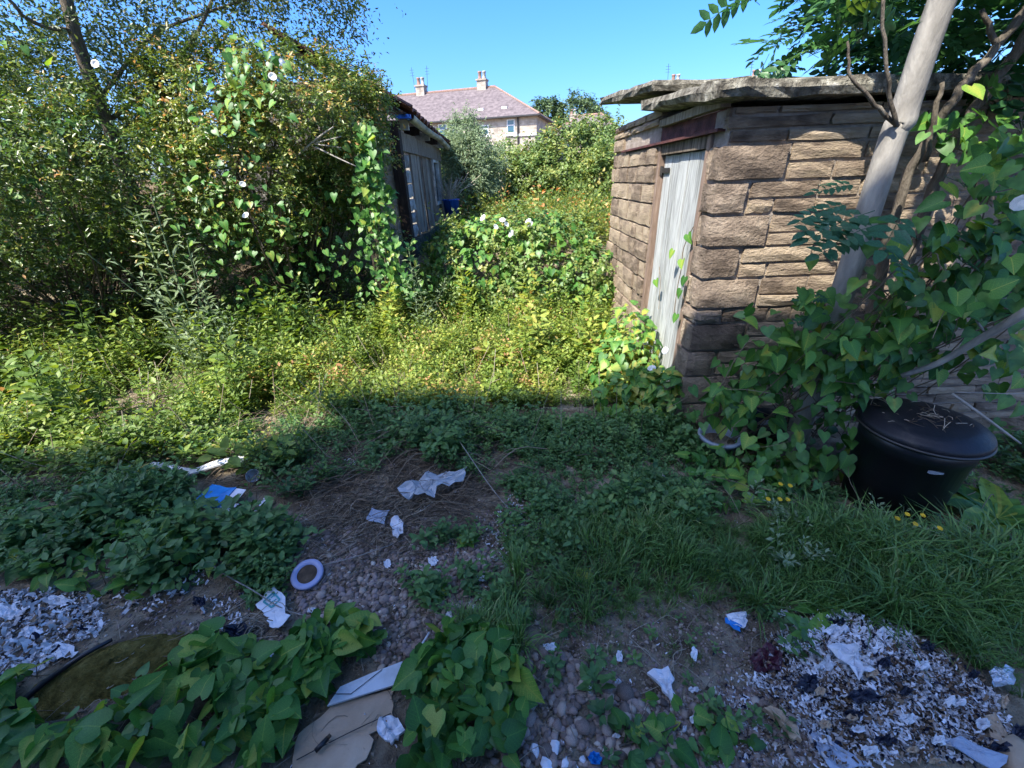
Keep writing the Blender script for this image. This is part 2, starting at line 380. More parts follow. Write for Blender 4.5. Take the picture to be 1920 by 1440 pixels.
M['bark'] = surf('pale_smooth_bark', [(.25, (.13, .12, .105)), (.45, (.24, .225, .20)), (.6, (.33, .31, .275)), (.8, (.45, .43, .38))], 5, .8, .6, 22, stretch=(2.5, 2.5, .8), spec=.2, dist=.01)
M['bark2'] = surf('brown_bark', [(.3, (.07, .058, .045)), (.55, (.17, .145, .115)), (.75, (.28, .25, .20))], 9, .9, .8, 40, stretch=(3, 3, .7), spec=.12)
M['twig'] = surf('dry_twig', [(0, (.06, .045, .032)), (.4, (.15, .115, .08)), (.75, (.30, .245, .175)), (1, (.46, .40, .31))], 9, .9, 0, attr=True, spec=.12)
M['pebble'] = surf('pebble', [(0, (.08, .062, .052)), (.25, (.17, .12, .095)), (.45, (.29, .215, .165)), (.6, (.22, .17, .165)), (.8, (.40, .32, .25)), (1, (.58, .53, .46))], 9, .75, .15, 60, attr=True, spec=.3)
M['pebble_o'] = surf('smooth_pebble', [(.2, (.10, .078, .066)), (.42, (.21, .155, .125)), (.55, (.27, .205, .18)), (.72, (.42, .34, .27))], 14, .7, .12, 80, per_obj=.55, spec=.3)
M['scrap'] = surf('torn_scraps', [(0, (.012, .014, .028)), (.10, (.02, .022, .04)), (.13, (.15, .095, .055)), (.27, (.27, .19, .12)), (.31, (.34, .30, .27)), (.5, (.52, .50, .50)), (.75, (.68, .68, .70)), (1, (.80, .80, .82))], 9, .85, 0, attr=True, spec=.15)
M['paper'] = surf('white_paper', [(.3, (.56, .57, .60)), (.7, (.78, .79, .82))], 10, .8, .3, 30, per_obj=.2)
M['moss'] = surf('brown_moss', [(.3, (.06, .05, .014)), (.5, (.14, .115, .032)), (.7, (.25, .205, .07))], 26, .95, 1, 90, spec=.05)

G_DEEP = (.012, .030, .008); G_MID = (.035, .085, .018); G_LIT = (.075, .155, .028); G_YEL = (.16, .22, .035)
M['lv_bush'] = leaf_mat('small_shrub_leaf', [(0, (.020, .038, .010)), (.35, (.055, .10, .022)), (.62, (.115, .165, .036)), (.80, (.21, .23, .055)), (.90, (.33, .24, .08)), (1, (.40, .23, .09))], .3, .36, spec=.5)
M['lv_tree'] = leaf_mat('fine_tree_leaf', [(0, (.020, .035, .012)), (.4, (.05, .08, .024)), (.75, (.095, .125, .038)), (1, (.20, .17, .06))], .35, .4)
M['lv_bind'] = leaf_mat('bindweed_leaf', [(0, (.026, .075, .020)), (.35, (.048, .125, .030)), (.65, (.075, .17, .038)), (.88, (.13, .22, .045)), (1, (.30, .27, .05))], .35, .42)
M['lv_bind_o'] = leaf_mat('bindweed_leaf_single', [(0, (.024, .075, .018)), (.4, (.052, .145, .028)), (.75, (.085, .19, .034)), (.95, (.15, .24, .042)), (1, (.22, .27, .05))], .33, .46, by_object=True, spec=.32, vein=True)
M['lv_weed'] = leaf_mat('sunny_weed_leaf', [(0, (.045, .085, .018)), (.3, (.095, .155, .028)), (.6, (.17, .225, .042)), (.8, (.26, .28, .055)), (.9, (.30, .24, .075)), (1, (.33, .17, .08))], .35, .5)
M['lv_cover'] = leaf_mat('shade_cover_leaf', [(0, (.035, .08, .026)), (.4, (.065, .135, .042)), (.75, (.095, .18, .052)), (1, (.15, .22, .06))], .3, .5)
M['lv_field'] = leaf_mat('field_weed_leaf', [(0, (.05, .10, .022)), (.4, (.12, .17, .032)), (.7, (.20, .22, .05)), (.85, (.30, .24, .07)), (1, (.40, .17, .06))], .3, .5)
M['lv_far'] = leaf_mat('far_shrub_leaf', [(0, (.035, .065, .02)), (.35, (.075, .125, .034)), (.65, (.13, .18, .05)), (.9, (.22, .23, .06)), (1, (.28, .24, .07))], .3, .45)
M['lv_dist'] = leaf_mat('distant_tree_leaf', [(0, (.025, .045, .020)), (.5, (.05, .085, .032)), (1, (.085, .12, .042))], .25, .5)
M['lv_silver'] = leaf_mat('silvery_leaf', [(0, (.07, .11, .06)), (.5, (.14, .19, .10)), (1, (.22, .27, .15))], .3, .5)
M['lv_ash'] = leaf_mat('pinnate_leaf', [(0, (.018, .055, .022)), (.45, (.035, .10, .035)), (.8, (.06, .14, .035)), (1, (.13, .21, .04))], .35, .38)
M['lv_ash_o'] = leaf_mat('pinnate_leaf_single', [(0, (.03, .085, .045)), (.6, (.05, .12, .055)), (1, (.08, .15, .06))], .3, .38, by_object=True)
M['lv_grass'] = leaf_mat('grass_blade', [(0, (.04, .08, .022)), (.4, (.075, .15, .036)), (.75, (.115, .20, .05)), (1, (.26, .26, .11))], .3, .45)
M['petal'] = leaf_mat('white_petal', [(0, (.72, .73, .74)), (1, (.80, .80, .80))], .35, .6, by_object=True)
M['petal_y'] = leaf_mat('yellow_petal', [(0, (.55, .36, .02)), (1, (.70, .5, .03))], .3, .6, by_object=True)

# ------------------------------------------------------------------ ground sheet
def grade(n, lim, fine): t = np.linspace(-1, 1, n); return np.sign(t) * (fine * np.abs(t) + (lim - fine) * np.abs(t) ** 7)
NG = 221; gx = grade(NG, 500, 7.0); gy = grade(NG, 700, 8.0) + 2.0
GX, GY = np.meshgrid(gx, gy); GZ = gh(GX, GY)
gv = np.stack([GX, GY, GZ], -1).reshape(-1, 3)
ii = (np.arange(NG - 1)[:, None] * NG + np.arange(NG - 1)[None]).ravel()
ground = obj_from('ground', mesh_np('ground', gv, np.stack([ii, ii + 1, ii + NG + 1, ii + NG], 1), smooth=True), M['soil'])
tag(ground, kind='structure')

# ------------------------------------------------------------------ stones
def rock_box(a, b, div=(3, 1, 2), jit=.006, bev=.006, bulge=(0, 0, 0)):
    """box a..b with subdivided faces, worn edges and uneven faces"""
    a = np.array(a, float); b = np.array(b, float); d = np.array(div); ids = {}; V = []; F = []
    seed = RNG.uniform(0, 100, 3)
    def vid(i):
        if i in ids: return ids[i]
        t = np.array(i) / d; p = a + (b - a) * t; ext = (np.array(i) == 0) | (np.array(i) == d)
        sgn = np.where(np.array(i) == 0, 1.0, -1.0) * ext
        if ext.sum() >= 2: p = p + sgn * bev * RNG.uniform(.4, 1.7)
        elif ext.sum() == 1: p = p - sgn * np.array(bulge) * RNG.uniform(.3, 1.3)
        p = p + RNG.normal(size=3) * jit * .5
        ids[i] = len(V); V.append(p); return ids[i]
    for ax in range(3):
        u, v = (ax + 1) % 3, (ax + 2) % 3
        for side in (0, d[ax]):
            for p in range(d[u]):
                for q in range(d[v]):
                    def at(dp, dq):
                        i = [0, 0, 0]; i[ax] = int(side); i[u] = p + dp; i[v] = q + dq; return vid(tuple(i))
                    f = [at(0, 0), at(1, 0), at(1, 1), at(0, 1)]; F.append(f if side else f[::-1])
    return V, F
def stone(name, a, b, mat, parent, **k):
    V, F = rock_box(a, b, **k); return obj(name, V, F, mat, parent)
def courses(name, parent, mat, u0, u1, z0, z1, n, box, lmin=.14, lmax=.42, gap=.005):
    """fill a rectangle of wall with n courses of stones; box(u0,u1,z0,z1) -> corners"""
    hs = RNG.uniform(.8, 1.2, n); hs = hs / hs.sum() * (z1 - z0); z = z0
    for h in hs:
        u = u0
        while u < u1 - .01:
            w = RNG.uniform(lmin, lmax)
            if u1 - (u + w) < lmin * .7: w = u1 - u
            a, b = box(u + gap, u + w - gap, z + gap * .8, z + h - gap * .8)
            stone(name, a, b, mat, parent, div=(3, 1, 2) if abs(b[0] - a[0]) > abs(b[1] - a[1]) else (1, 3, 2), jit=.0035, bev=.0035, bulge=(.004, .006, 0)); u += w
        z += h

WX, WY = 1.12, 2.40                   # door wall plane, front wall plane
shed = thing('stone_outhouse', 'small sandstone outhouse with a weathered white plank door and thick lichen-covered coping', 'outhouse', (WX, WY, 0))
back = WY + 2.4; xe = 4.6
g = G().box((WX + .03, WY + .02, -.1), (xe, WY + .2, 1.88)).box((WX + .03, 3.47, -.1), (WX + .22, back, 2.0)).box((WX + .22, back - .2, -.1), (xe, back - .01, 2.05)).box((xe - .2, WY + .21, -.1), (xe - .003, back - .21, 1.95)).box((WX + .03, WY + .203, -.1), (WX + .1, 2.585, 1.78))
g.obj('wall', M['mortar'], shed)
px_levels = [268, 340, 402, 463, 521, 577, 605, 655, 702, 752, 806]
zl = [on_y(1400, p, WY)[2] for p in px_levels]; zl[-1] = -.02
q_right = [1477, 1401, 1440, 1386, 1421, 1353, 1393, 1340, 1380, 1345]
fbox = lambda u0, u1, z0, z1: ((u0, WY + RNG.uniform(-.006, .008), z0), (u1, WY + .06, z1))
sbox = lambda u0, u1, z0, z1: ((WX + RNG.uniform(-.008, .010), u0, z0), (WX + .06, u1, z1))
for i in range(len(zl) - 1):
    z1, z0 = zl[i], zl[i + 1]; pm = (px_levels[i] + px_levels[i + 1]) / 2
    qx = on_y(q_right[i], pm, WY)[0]
    ret = 2.575 if i % 2 else 2.52
    V, F = rock_box((WX - .004, WY - .014, z0 + .006), (qx - .008, ret, z1 - .006), div=(4, 2, 3), jit=.0035, bev=.005, bulge=(.003, .008, 0))
    obj('stone', V, F, M['stone_rough'], shed)
    if ret < 2.57: stone('stone', (WX + .004, ret + .008, z0 + .006), (WX + .06, 2.58, z1 - .006), M['stone_rough'], shed, div=(1, 2, 2))
    h = z1 - z0; nrow = max(1, round(h / .074))
    courses('stone', shed, M['stone'], qx + .008, 3.55, z0, z1, nrow, fbox)
    courses('stone', shed, M['stone'], 3.55, xe, z0, z1, max(1, nrow // 2), fbox, .3, .7)
ztop = [on_y(1400, p, WY)[2] for p in (190, 215, 242, 268)]
for k in range(3): courses('stone', shed, M['stone'], WX + (.0 if k == 1 else .03), xe, ztop[k + 1], min(ztop[k], 1.885), 1, fbox, .22, .55)
# pillar beyond the door and stones over the lintel
courses('stone', shed, M['stone'], 3.445, back, -.02, 1.775, 13, sbox, .13, .36)
courses('stone', shed, M['stone'], 4.44, back, 1.79, 1.90, 1, sbox, .2, .4)
courses('stone', shed, M['stone'], 3.45, back, 1.905, 2.015, 2, sbox, .2, .5)
stone('stone', (WX + .01, 2.42, 1.785), (WX + .06, 2.47, 1.885), M['stone'], shed, div=(1, 1, 2))
# rusted lintel: web, flanges
lt = G().box((WX + .035, 2.475, 1.80), (WX + .05, 4.43, 1.888)).obj('lintel', M['rust'], shed)
obj('flange', [(x - WX, y - WY, z) for x, y, z in G().box((WX - .012, 2.47, 1.783), (WX + .052, 4.435, 1.798)).V], G().box((0, 0, 0), (1, 1, 1)).F, M['rust'], lt, local=True)
G().box((WX - .004, 2.50, 1.892), (WX + .05, 3.43, 1.935)).obj('board', M['grey_wood'], shed)
G().box((WX + .02, 2.62, 1.716), (WX + .07, 3.40, 1.779)).obj('door_head', M['grey_wood'], shed)
G().box((WX + .012, 2.588, -.02), (WX + .09, 2.632, 1.779)).obj('door_jamb', M['frame_wood'], shed)
G().box((WX + .012, 3.392, -.02), (WX + .09, 3.440, 1.779)).obj('door_jamb', M['frame_wood'], shed)
edges = [2.637, 2.775, 2.93, 3.075, 3.235, 3.388]
for i in range(5):
    V, F = rock_box((WX + .045 + RNG.uniform(-.003, .004), edges[i] + .002, .03), (WX + .066, edges[i + 1] - .002, 1.712), div=(1, 2, 4), jit=.003, bev=.003)
    obj('door_plank', V, F, M['door_wood'], shed)
G().box((WX + .036, 3.25, 1.60), (WX + .046, 3.395, 1.632)).tube([(WX + .036, 3.39, 1.585), (WX + .036, 3.39, 1.645)], .012, 8).obj('hinge', M['pipe'], shed)
G().box((WX + .036, 3.25, .40), (WX + .046, 3.395, .432)).obj('hinge', M['pipe'], shed)
# roof slabs
def slab(x0, x1, y0, y1, zf, slope, th, name='coping_slab'):
    V, F = rock_box((x0, y0, 0), (x1, y1, th), div=(7, 8, 2), jit=.007, bev=.012)
    V = [(v[0], v[1] + .012 * math.sin(v[0] * 9 + x0), zf + (v[1] - y0) * slope + v[2]) for v in V]
    return obj(name, V, F, M['coping'], shed)
xs_ = [1.0, 1.86, 2.72, 3.60, 4.7]
for i in range(4): slab(xs_[i] + .004, xs_[i + 1] - .004, 2.30 + RNG.uniform(-.012, .012), 3.62, 1.893, .082, .088 + RNG.uniform(-.004, .008))
xs_ = [.985, 1.9, 3.1, 4.75]
for i in range(3): slab(xs_[i] + .004, xs_[i + 1] - .004, 3.30, 5.06, 2.075, .09, .08 + RNG.uniform(-.004, .01))

# ------------------------------------------------------------------ timber and block shed
SX = -1.20
hut = thing('tumbledown_shed', 'tumbledown shed with grey vertical planks, block walling and red tiled roof edge', 'shed', (SX, 5.5, .5))
G().box((SX - .10, 5.43, .2), (SX + .02, 5.56, 2.22)).obj('corner_post', M['dark_wood'], hut)
G().box((SX - 1.9, 5.46, .2), (SX - .11, 5.54, 2.6)).obj('end_wall', M['block'], hut)
G().box((SX - 1.9, 8.84, .2), (SX - .06, 8.92, 2.5)).obj('end_wall', M['block'], hut)
G().box((SX - 1.92, 5.45, .2), (SX - 1.84, 8.9, 2.3)).obj('back_wall', M['block'], hut)
z = .93
for k in range(7):
    h = [.17, .15, .16, .17, .16, .17, .14][k]
    stone('block', (SX - .10, 5.565, z + .005), (SX + RNG.uniform(-.006, .012), 6.0 + RNG.uniform(-.02, .02), z + h - .004), M['block'], hut, div=(1, 3, 2), jit=.008, bev=.01); z += h
stone('plinth', (SX - .14, 5.40, .1), (SX + .03, 7.2, .92), M['moss_block'], hut, div=(1, 6, 3), jit=.02, bev=.015)
stone('plinth', (SX - .14, 7.21, .1), (SX + .025, 8.9, .91), M['moss_block'], hut, div=(1, 6, 3), jit=.02, bev=.015)
y = 6.07
while y < 7.72:
    w = RNG.uniform(.11, .15)
    if 6.80 < y < 6.92: y += .12
    V, F = rock_box((SX - .04 + RNG.uniform(-.015, .01), y, .93 + RNG.uniform(-.02, .03)), (SX - .008 + RNG.uniform(-.01, .012), y + w, 1.93), div=(1, 1, 3), jit=.008, bev=.003)
    t = RNG.normal() * .012; V = [(v[0], v[1] + (v[2] - 1.4) * t, v[2]) for v in V]
    obj('plank', V, F, M['grey_wood'], hut); y += w + RNG.uniform(.003, .018)
wf = G().box((SX - .05, 7.76, 1.22), (SX + .02, 7.82, 1.92)).box((SX - .05, 8.30, 1.22), (SX + .02, 8.36, 1.92)).box((SX - .05, 7.82, 1.22), (SX + .018, 8.30, 1.27)).box((SX - .05, 7.82, 1.88), (SX + .018, 8.30, 1.92)).obj('window_frame', M['gutter'], hut)
G().box((SX - .035, 7.82, 1.27), (SX - .03, 8.30, 1.88)).obj('pane', M['pipe'], hut)
G().box((SX - .04, 7.75, .93), (SX - .006, 8.84, 1.215)).obj('panel', M['grey_wood'], hut)
G().box((SX - .04, 8.37, 1.215), (SX - .004, 8.84, 1.92)).obj('panel', M['grey_wood'], hut)
for y0, y1 in ((5.57, 6.55), (6.56, 8.84)):
    stone('fascia_board', (SX - .03, y0, 1.925), (SX + .022, y1, 2.13), M['grey_wood'], hut, div=(1, 4, 1), jit=.006, bev=.003)
for y0 in (5.62, 6.3, 7.1, 7.9, 8.7):
    G().box((SX - .1, y0, 2.14), (SX + .10, y0 + .06, 2.24)).obj('rafter_end', M['dark_wood'] if y0 in (6.3, 7.9) else M['gutter'], hut)
# sagging gutter
def gut(y0, y1, z0, z1, mat, r=.055):
    V = []; F = []; n = 9; m = 8
    for i in range(m + 1):
        t = i / m; yy = y0 + (y1 - y0) * t; zz = z0 + (z1 - z0) * t - .02 * math.sin(t * 3.14)
        for rr in (r, r - .008):
            for k in range(n): a = math.pi + math.pi * k / (n - 1); V.append((SX + .15 + rr * math.cos(a), yy, zz + rr * math.sin(a)))
    for i in range(m):
        for o, fl in ((0, 0), (n, 1)):
            for k in range(n - 1):
                f = (i * 2 * n + o + k, i * 2 * n + o + k + 1, (i + 1) * 2 * n + o + k + 1, (i + 1) * 2 * n + o + k); F.append(f if fl else f[::-1])
    return obj('gutter', V, F, mat, hut, smooth=True)
gut(5.52, 7.7, 2.27, 2.235, M['gutter']); gut(7.72, 9.9, 2.235, 2.14, M['gutter'])
G().tube([(SX + .15, 9.86, 2.08), (SX + .15, 9.87, 1.98)], .035, 10).obj('gutter_outlet', M['pipe'], hut)
# pantiles: eave rows
pv = [(-.5 + i / 6) for i in range(7)]
def pantile():
    V = []; F = []
    for j in range(2):
        for lay in (0, -.012):
            for t in pv: V.append((t * .25, j * .36, .028 * math.sin((t + .5) * 6.28) + lay + j * .0))
    for k in range(6):
        F += [(k, k + 1, 14 + k + 1, 14 + k), (7 + k + 1, 7 + k, 21 + k, 21 + k + 1), (7 + k, 7 + k + 1, k + 1, k)]
    return V, F
pvv, pff = pantile(); pme = bpy.data.meshes.new('roof_tile'); pme.from_pydata(pvv, [], pff); pme.polygons.foreach_set('use_smooth', np.ones(len(pff), bool)); pme.materials.append(M['tile'])
slope = math.radians(28)
for row in range(5):
    for c_ in range(18):
        o = put(bpy.data.objects.new('roof_tile', pme), hut)
        t_ = row * .31; yy = 5.42 + c_ * .235
        sag = -.03 * math.sin((yy - 5.4) / 4.2 * 3.14) - (yy - 5.5) * .022
        o.location = (SX + .19 - t_ * math.cos(slope) - SX, yy + .12 - 5.5, 2.335 + sag + t_ * math.sin(slope) - .5 + RNG.uniform(-.004, .006))
        o.rotation_euler = Matrix([[0, -math.cos(slope), math.sin(slope)], [1, 0, 0], [0, math.sin(slope), math.cos(slope)]]).to_euler()
        o.rotation_euler.z += RNG.normal() * .02
V = [(SX + .12, 5.42, 2.295), (SX + .12, 9.65, 2.20), (SX - 1.1, 9.65, 2.85), (SX - 1.1, 5.42, 2.945)]
obj('roof_deck', V + [(v[0], v[1], v[2] - .03) for v in V], [(0, 1, 2, 3), (7, 6, 5, 4), (0, 4, 5, 1), (3, 2, 6, 7), (0, 3, 7, 4), (1, 5, 6, 2)], M['dark_wood'], hut)
G().box((SX - .0, 5.45, 2.235), (SX + .17, 5.50, 2.275)).obj('blue_tarp_scrap', M['blueplastic'], hut)

# ------------------------------------------------------------------ houses
def frustum_chimney(parent, x, y, z0, h, w, d, pots, mat, aerial=0, local=True):
    g = G().box((x - w / 2, y - d / 2, z0), (x + w / 2, y + d / 2, z0 + h)).box((x - w / 2 - .07, y - d / 2 - .07, z0 + h), (x + w / 2 + .07, y + d / 2 + .07, z0 + h + .12))
    c = g.obj('chimney', mat, parent, local=True)
    for k in range(pots):
        px = x + (k - (pots - 1) / 2) * w * .5
        G().lathe([(.17, 0), (.19, .08), (.15, .14), (.14, .45), (.18, .5), (.17, .58), (.0, .58)], 10, (px, y, z0 + h + .12)).obj('chimney_pot', M['ridge'] if k % 2 == 0 else M['gutter'], c, local=True, smooth=True)
    for k in range(aerial):
        sx = (-1, 1)[k % 2] * (w / 2 + .35)
        g = G().tube([(x + sx * .8, y, z0 + h - .6), (x + sx, y, z0 + h + 1.5)], .018, 5)
        for q in range(3): g.tube([(x + sx - .2, y, z0 + h + .9 + q * .2), (x + sx + .2, y, z0 + h + .9 + q * .2)], .01, 4)
        g.obj('aerial', M['pipe'], c, local=True)
    return c
def hip_house(root, L, D, He, Hr, hip, wallmat, over=.35, left_hip=True):
    G().box((-L, 0, -.6), (0, D, He)).obj('wall', wallmat, root, local=True)
    o = over; xl = -L - o; xr = o; th = .12
    rl = -L + hip if left_hip else -L - o; rr = -hip if hip else o
    V = [(xl, -o, He), (xr, -o, He), (xr, D + o, He), (xl, D + o, He), (rl, D / 2, Hr), (rr, D / 2, Hr)]
    V2 = [(v[0], v[1], v[2] - th) for v in V[:4]]
    r = obj('roof', V + V2, [(0, 1, 5, 4), (1, 2, 5), (2, 3, 4, 5), (3, 0, 4), (0, 6, 7, 1), (1, 7, 8, 2), (2, 8, 9, 3), (3, 9, 6, 0), (9, 8, 7, 6)], M['slate'], root, local=True)
    g = G().tube([(rl, D / 2, Hr + .02), (rr, D / 2, Hr + .02)], .11, 6)
    for a, b in ((5, 1), (5, 2), (4, 0), (4, 3)): g.tube([V[a], V[b]], .09, 6)
    g.obj('ridge_tiles', M['ridge'], r, local=True)
    G().tube([(xl, -o - .05, He - .08), (xr + .05, -o - .05, He - .08)], .07, 6).tube([(xr + .05, -o, He - .08), (xr + .05, D + o, He - .08)], .07, 6).obj('gutter', M['pipe'], root, local=True)
    return r
def window(root, x, z, w, h, face='front', blind=True):
    if face == 'front':
        B = lambda a, b, y0, y1, z0, z1: G().box((a, y0, z0), (b, y1, z1))
        fr = G().box((x - w / 2, -.03, z), (x - w / 2 + .07, .05, z + h)).box((x + w / 2 - .07, -.03, z), (x + w / 2, .05, z + h)).box((x - w / 2 + .07, -.03, z + h - .07), (x + w / 2 - .07, .05, z + h)).box((x - w / 2 + .07, -.03, z), (x + w / 2 - .07, .05, z + .08)).box((x - w / 2 + .07, -.025, z + h * .55), (x + w / 2 - .07, .05, z + h * .55 + .07)).obj('window', M['white'], root, local=True)
        G().box((x - w / 2 + .07, -.012, z + .08), (x + w / 2 - .07, -.004, z + h - .07)).obj('pane', M['glass'], fr, local=True)
        G().box((x - w / 2 - .15, -.12, z - .16), (x + w / 2 + .15, .02, z - .002)).obj('sill', M['white'], fr, local=True)
ha = math.radians(-16)
hc = on_y(1006, 214, 38.0); hz = 1.0
house = thing('hipped_stone_house', 'two-storey stone house with purple-brown hipped roof and two chimneys beyond the shrubs', 'house', (hc[0], hc[1], hz), ha)
He = hc[2] - hz; D_ = 9.0
def front_local(px, py):
    n = np.array([math.sin(-ha) * -1, 1, 0.0]); n = np.array([-math.sin(ha), math.cos(ha), 0]); r = ray(px, py)
    t = ((np.array(house.location) - ORIGIN) @ n) / (r @ n); p = ORIGIN + t * r - np.array(house.location)
    return p[0] * math.cos(ha) + p[1] * math.sin(ha), p[2]
roof = hip_house(house, 24, D_, He, He + 2.75, 4.6, M['housestone'], .3)
for (x0, y0, x1, y1) in ((951, 223, 965, 251), (900, 234, 916, 254), (843, 232, 856, 260), (824, 232, 837, 260), (760, 238, 774, 266)):
    a = front_local(x0, y1); b = front_local(x1, y0)
    window(house, (a[0] + b[0]) / 2, a[1], b[0] - a[0], min(b[1], He - .2) - a[1])
a = front_local(971, 218); b = front_local(973, 262)
G().tube([(a[0], -.10, He - .1), (a[0], -.10, -.5)], .07, 8).obj('downpipe', M['pipe'], house, local=True)
a = front_local(983, 252); G().box((a[0] - .9, -.10, a[1] - .1), (a[0] + 1.0, .02, a[1] + .05)).obj('sill', M['white'], house, local=True)
ry = D_ / 2
def ridge_x(px, py): # local x where the pixel meets the ridge plane
    n = np.array([-math.sin(ha), math.cos(ha), 0]); r = ray(px, py); t = ((np.array(house.location) - ORIGIN) @ n + ry) / (r @ n); p = ORIGIN + t * r - np.array(house.location)
    return p[0] * math.cos(ha) + p[1] * math.sin(ha), p[2]
for px, pots, aer in ((790, 2, 2), (905, 2, 0)):
    cx = ridge_x(px, 168)[0]; frustum_chimney(house, cx, ry, He + 2.3, .95, .8, .7, pots, M['housestone'], aer)
for px, py in ((895, 209), (940, 207)):
    a = front_local(px, py); t = .22; G().box((a[0] - .2, -.3 + t * 4.8, He + t * 2.75 + .02), (a[0] + .25, .05 + t * 4.8, He + t * 2.75 + .17)).obj('roof_vent', M['white'], roof, local=True)

def cottage(label, px, py, Y, L, D, He, rise, rot, chim=(), wins=(), hip=0.0, mat='cottagestone', group=None):
    p = on_y(px, py, Y); z0 = max(float(gh(p[0], p[1])), p[2] - He - rise)
    r = thing('distant_house', label, 'house', (p[0], p[1], z0), rot, group); He = p[2] - rise - z0
    hip_house(r, L, D, He, He + rise, hip, M[mat], .25, hip > 0)
    for cx, pots, aer in chim: frustum_chimney(r, cx, D / 2, He + rise - .5, 1.3, .8, .6, pots, M['cottagestone'], aer)
    for wx, wz, ww, wh in wins: window(r, wx, He - wz, ww, wh)
    return r
cottage('distant pinkish stone house with a single squat chimney below the round tree', 1100, 224, 58, 6.5, 6, 5, 2.0, -.3, [(-2.1, 2, 0)], [(-4.5, 1.6, .9, 1.1), (-1.5, 1.6, .9, 1.1)])
cottage('distant house with pink roof and small white window beside the outhouse coping', 1165, 203, 46, 6.8, 6, 5, 2.2, -.35, [], [(-2.6, 1.7, .9, 1.2), (-5.2, 1.7, .9, 1.2)], 2.2)
cottage('distant house behind the outhouse, its ridge and two chimneys showing above the coping', 1492, 153, 40, 9, 7, 5, 2.4, -.1, [(-8.6, 2, 1), (-1.6, 3, 1)], [(-4, 1.8, .9, 1.2)])

# unseen house assumed behind the camera: its eaves throw the near shade
mprof = math.tan(SUN_EL) / math.cos(SUN_AZ); ye = -.9
ze = .87 + (WY - ye) * mprof
home = thing('rear_house', 'unseen two-storey house behind the yard and shading it, walls made white to bounce light', 'house', (-5.2, ye - .3, 0))
def gable(root, x0, x1, y0, depth, z_e, rise, mat):
    G().box((x0, y0 - depth, -.2), (x1, y0, z_e - .1)).obj('wall', mat, root, local=True)
    e = .3; s = rise / (depth / 2)
    V = [(x0, y0 + e, z_e), (x1, y0 + e, z_e), (x1, y0 - depth / 2, z_e + rise + e * s), (x0, y0 - depth / 2, z_e + rise + e * s), (x1, y0 - depth - e, z_e), (x0, y0 - depth - e, z_e)]
    V += [(v[0], v[1], v[2] - .12) for v in V]
    obj('roof', V, [(0, 1, 2, 3), (3, 2, 4, 5), (9, 8, 7, 6), (11, 10, 8, 9), (0, 6, 7, 1), (1, 7, 8, 2), (2, 8, 10, 4), (4, 10, 11, 5), (5, 11, 9, 3), (3, 9, 6, 0)], M['slate'], root, local=True)
gable(home, 0, 6.3, 0, 7.0, ze, 2.6, M['white'])  # kept narrow to let sky light in; walls white to bounce light into shade
gable(home, -7, -.02, 0, 6, ze - 1.15, 2.0, M['white'])  # lower wing added so the sun reaches nearer ground on this side
for x in (1.6, 5.2):
    for z_ in (1.0, 3.7):
        w = G().box((x - .5, .005, z_), (x + .5, .04, z_ + 1.2)).obj('window', M['white'], home, local=True); G().box((x - .44, .042, z_ + .06), (x + .44, .05, z_ + 1.14)).obj('pane', M['glass'], w, local=True)
G().box((3.4, .005, 0), (4.3, .05, 2.0)).obj('door', M['dark_wood'], home, local=True)

# low boundary wall behind the overgrown shrubs
bw = thing('boundary_wall', 'pale stone boundary wall half hidden behind the overgrown shrubs', 'wall', (-1.6, 6.6, .3))
courses('stone', bw, M['stone'], -9.0, -3.2, .3, 1.75, 8, lambda u0, u1, z0, z1: ((u0, 6.6 + RNG.uniform(-.01, .01), z0), (u1, 6.75, z1)), .3, .8)
G().box((-9.0, 6.64, -.1), (-3.2, 6.9, 1.73)).obj('wall', M['mortar'], bw)

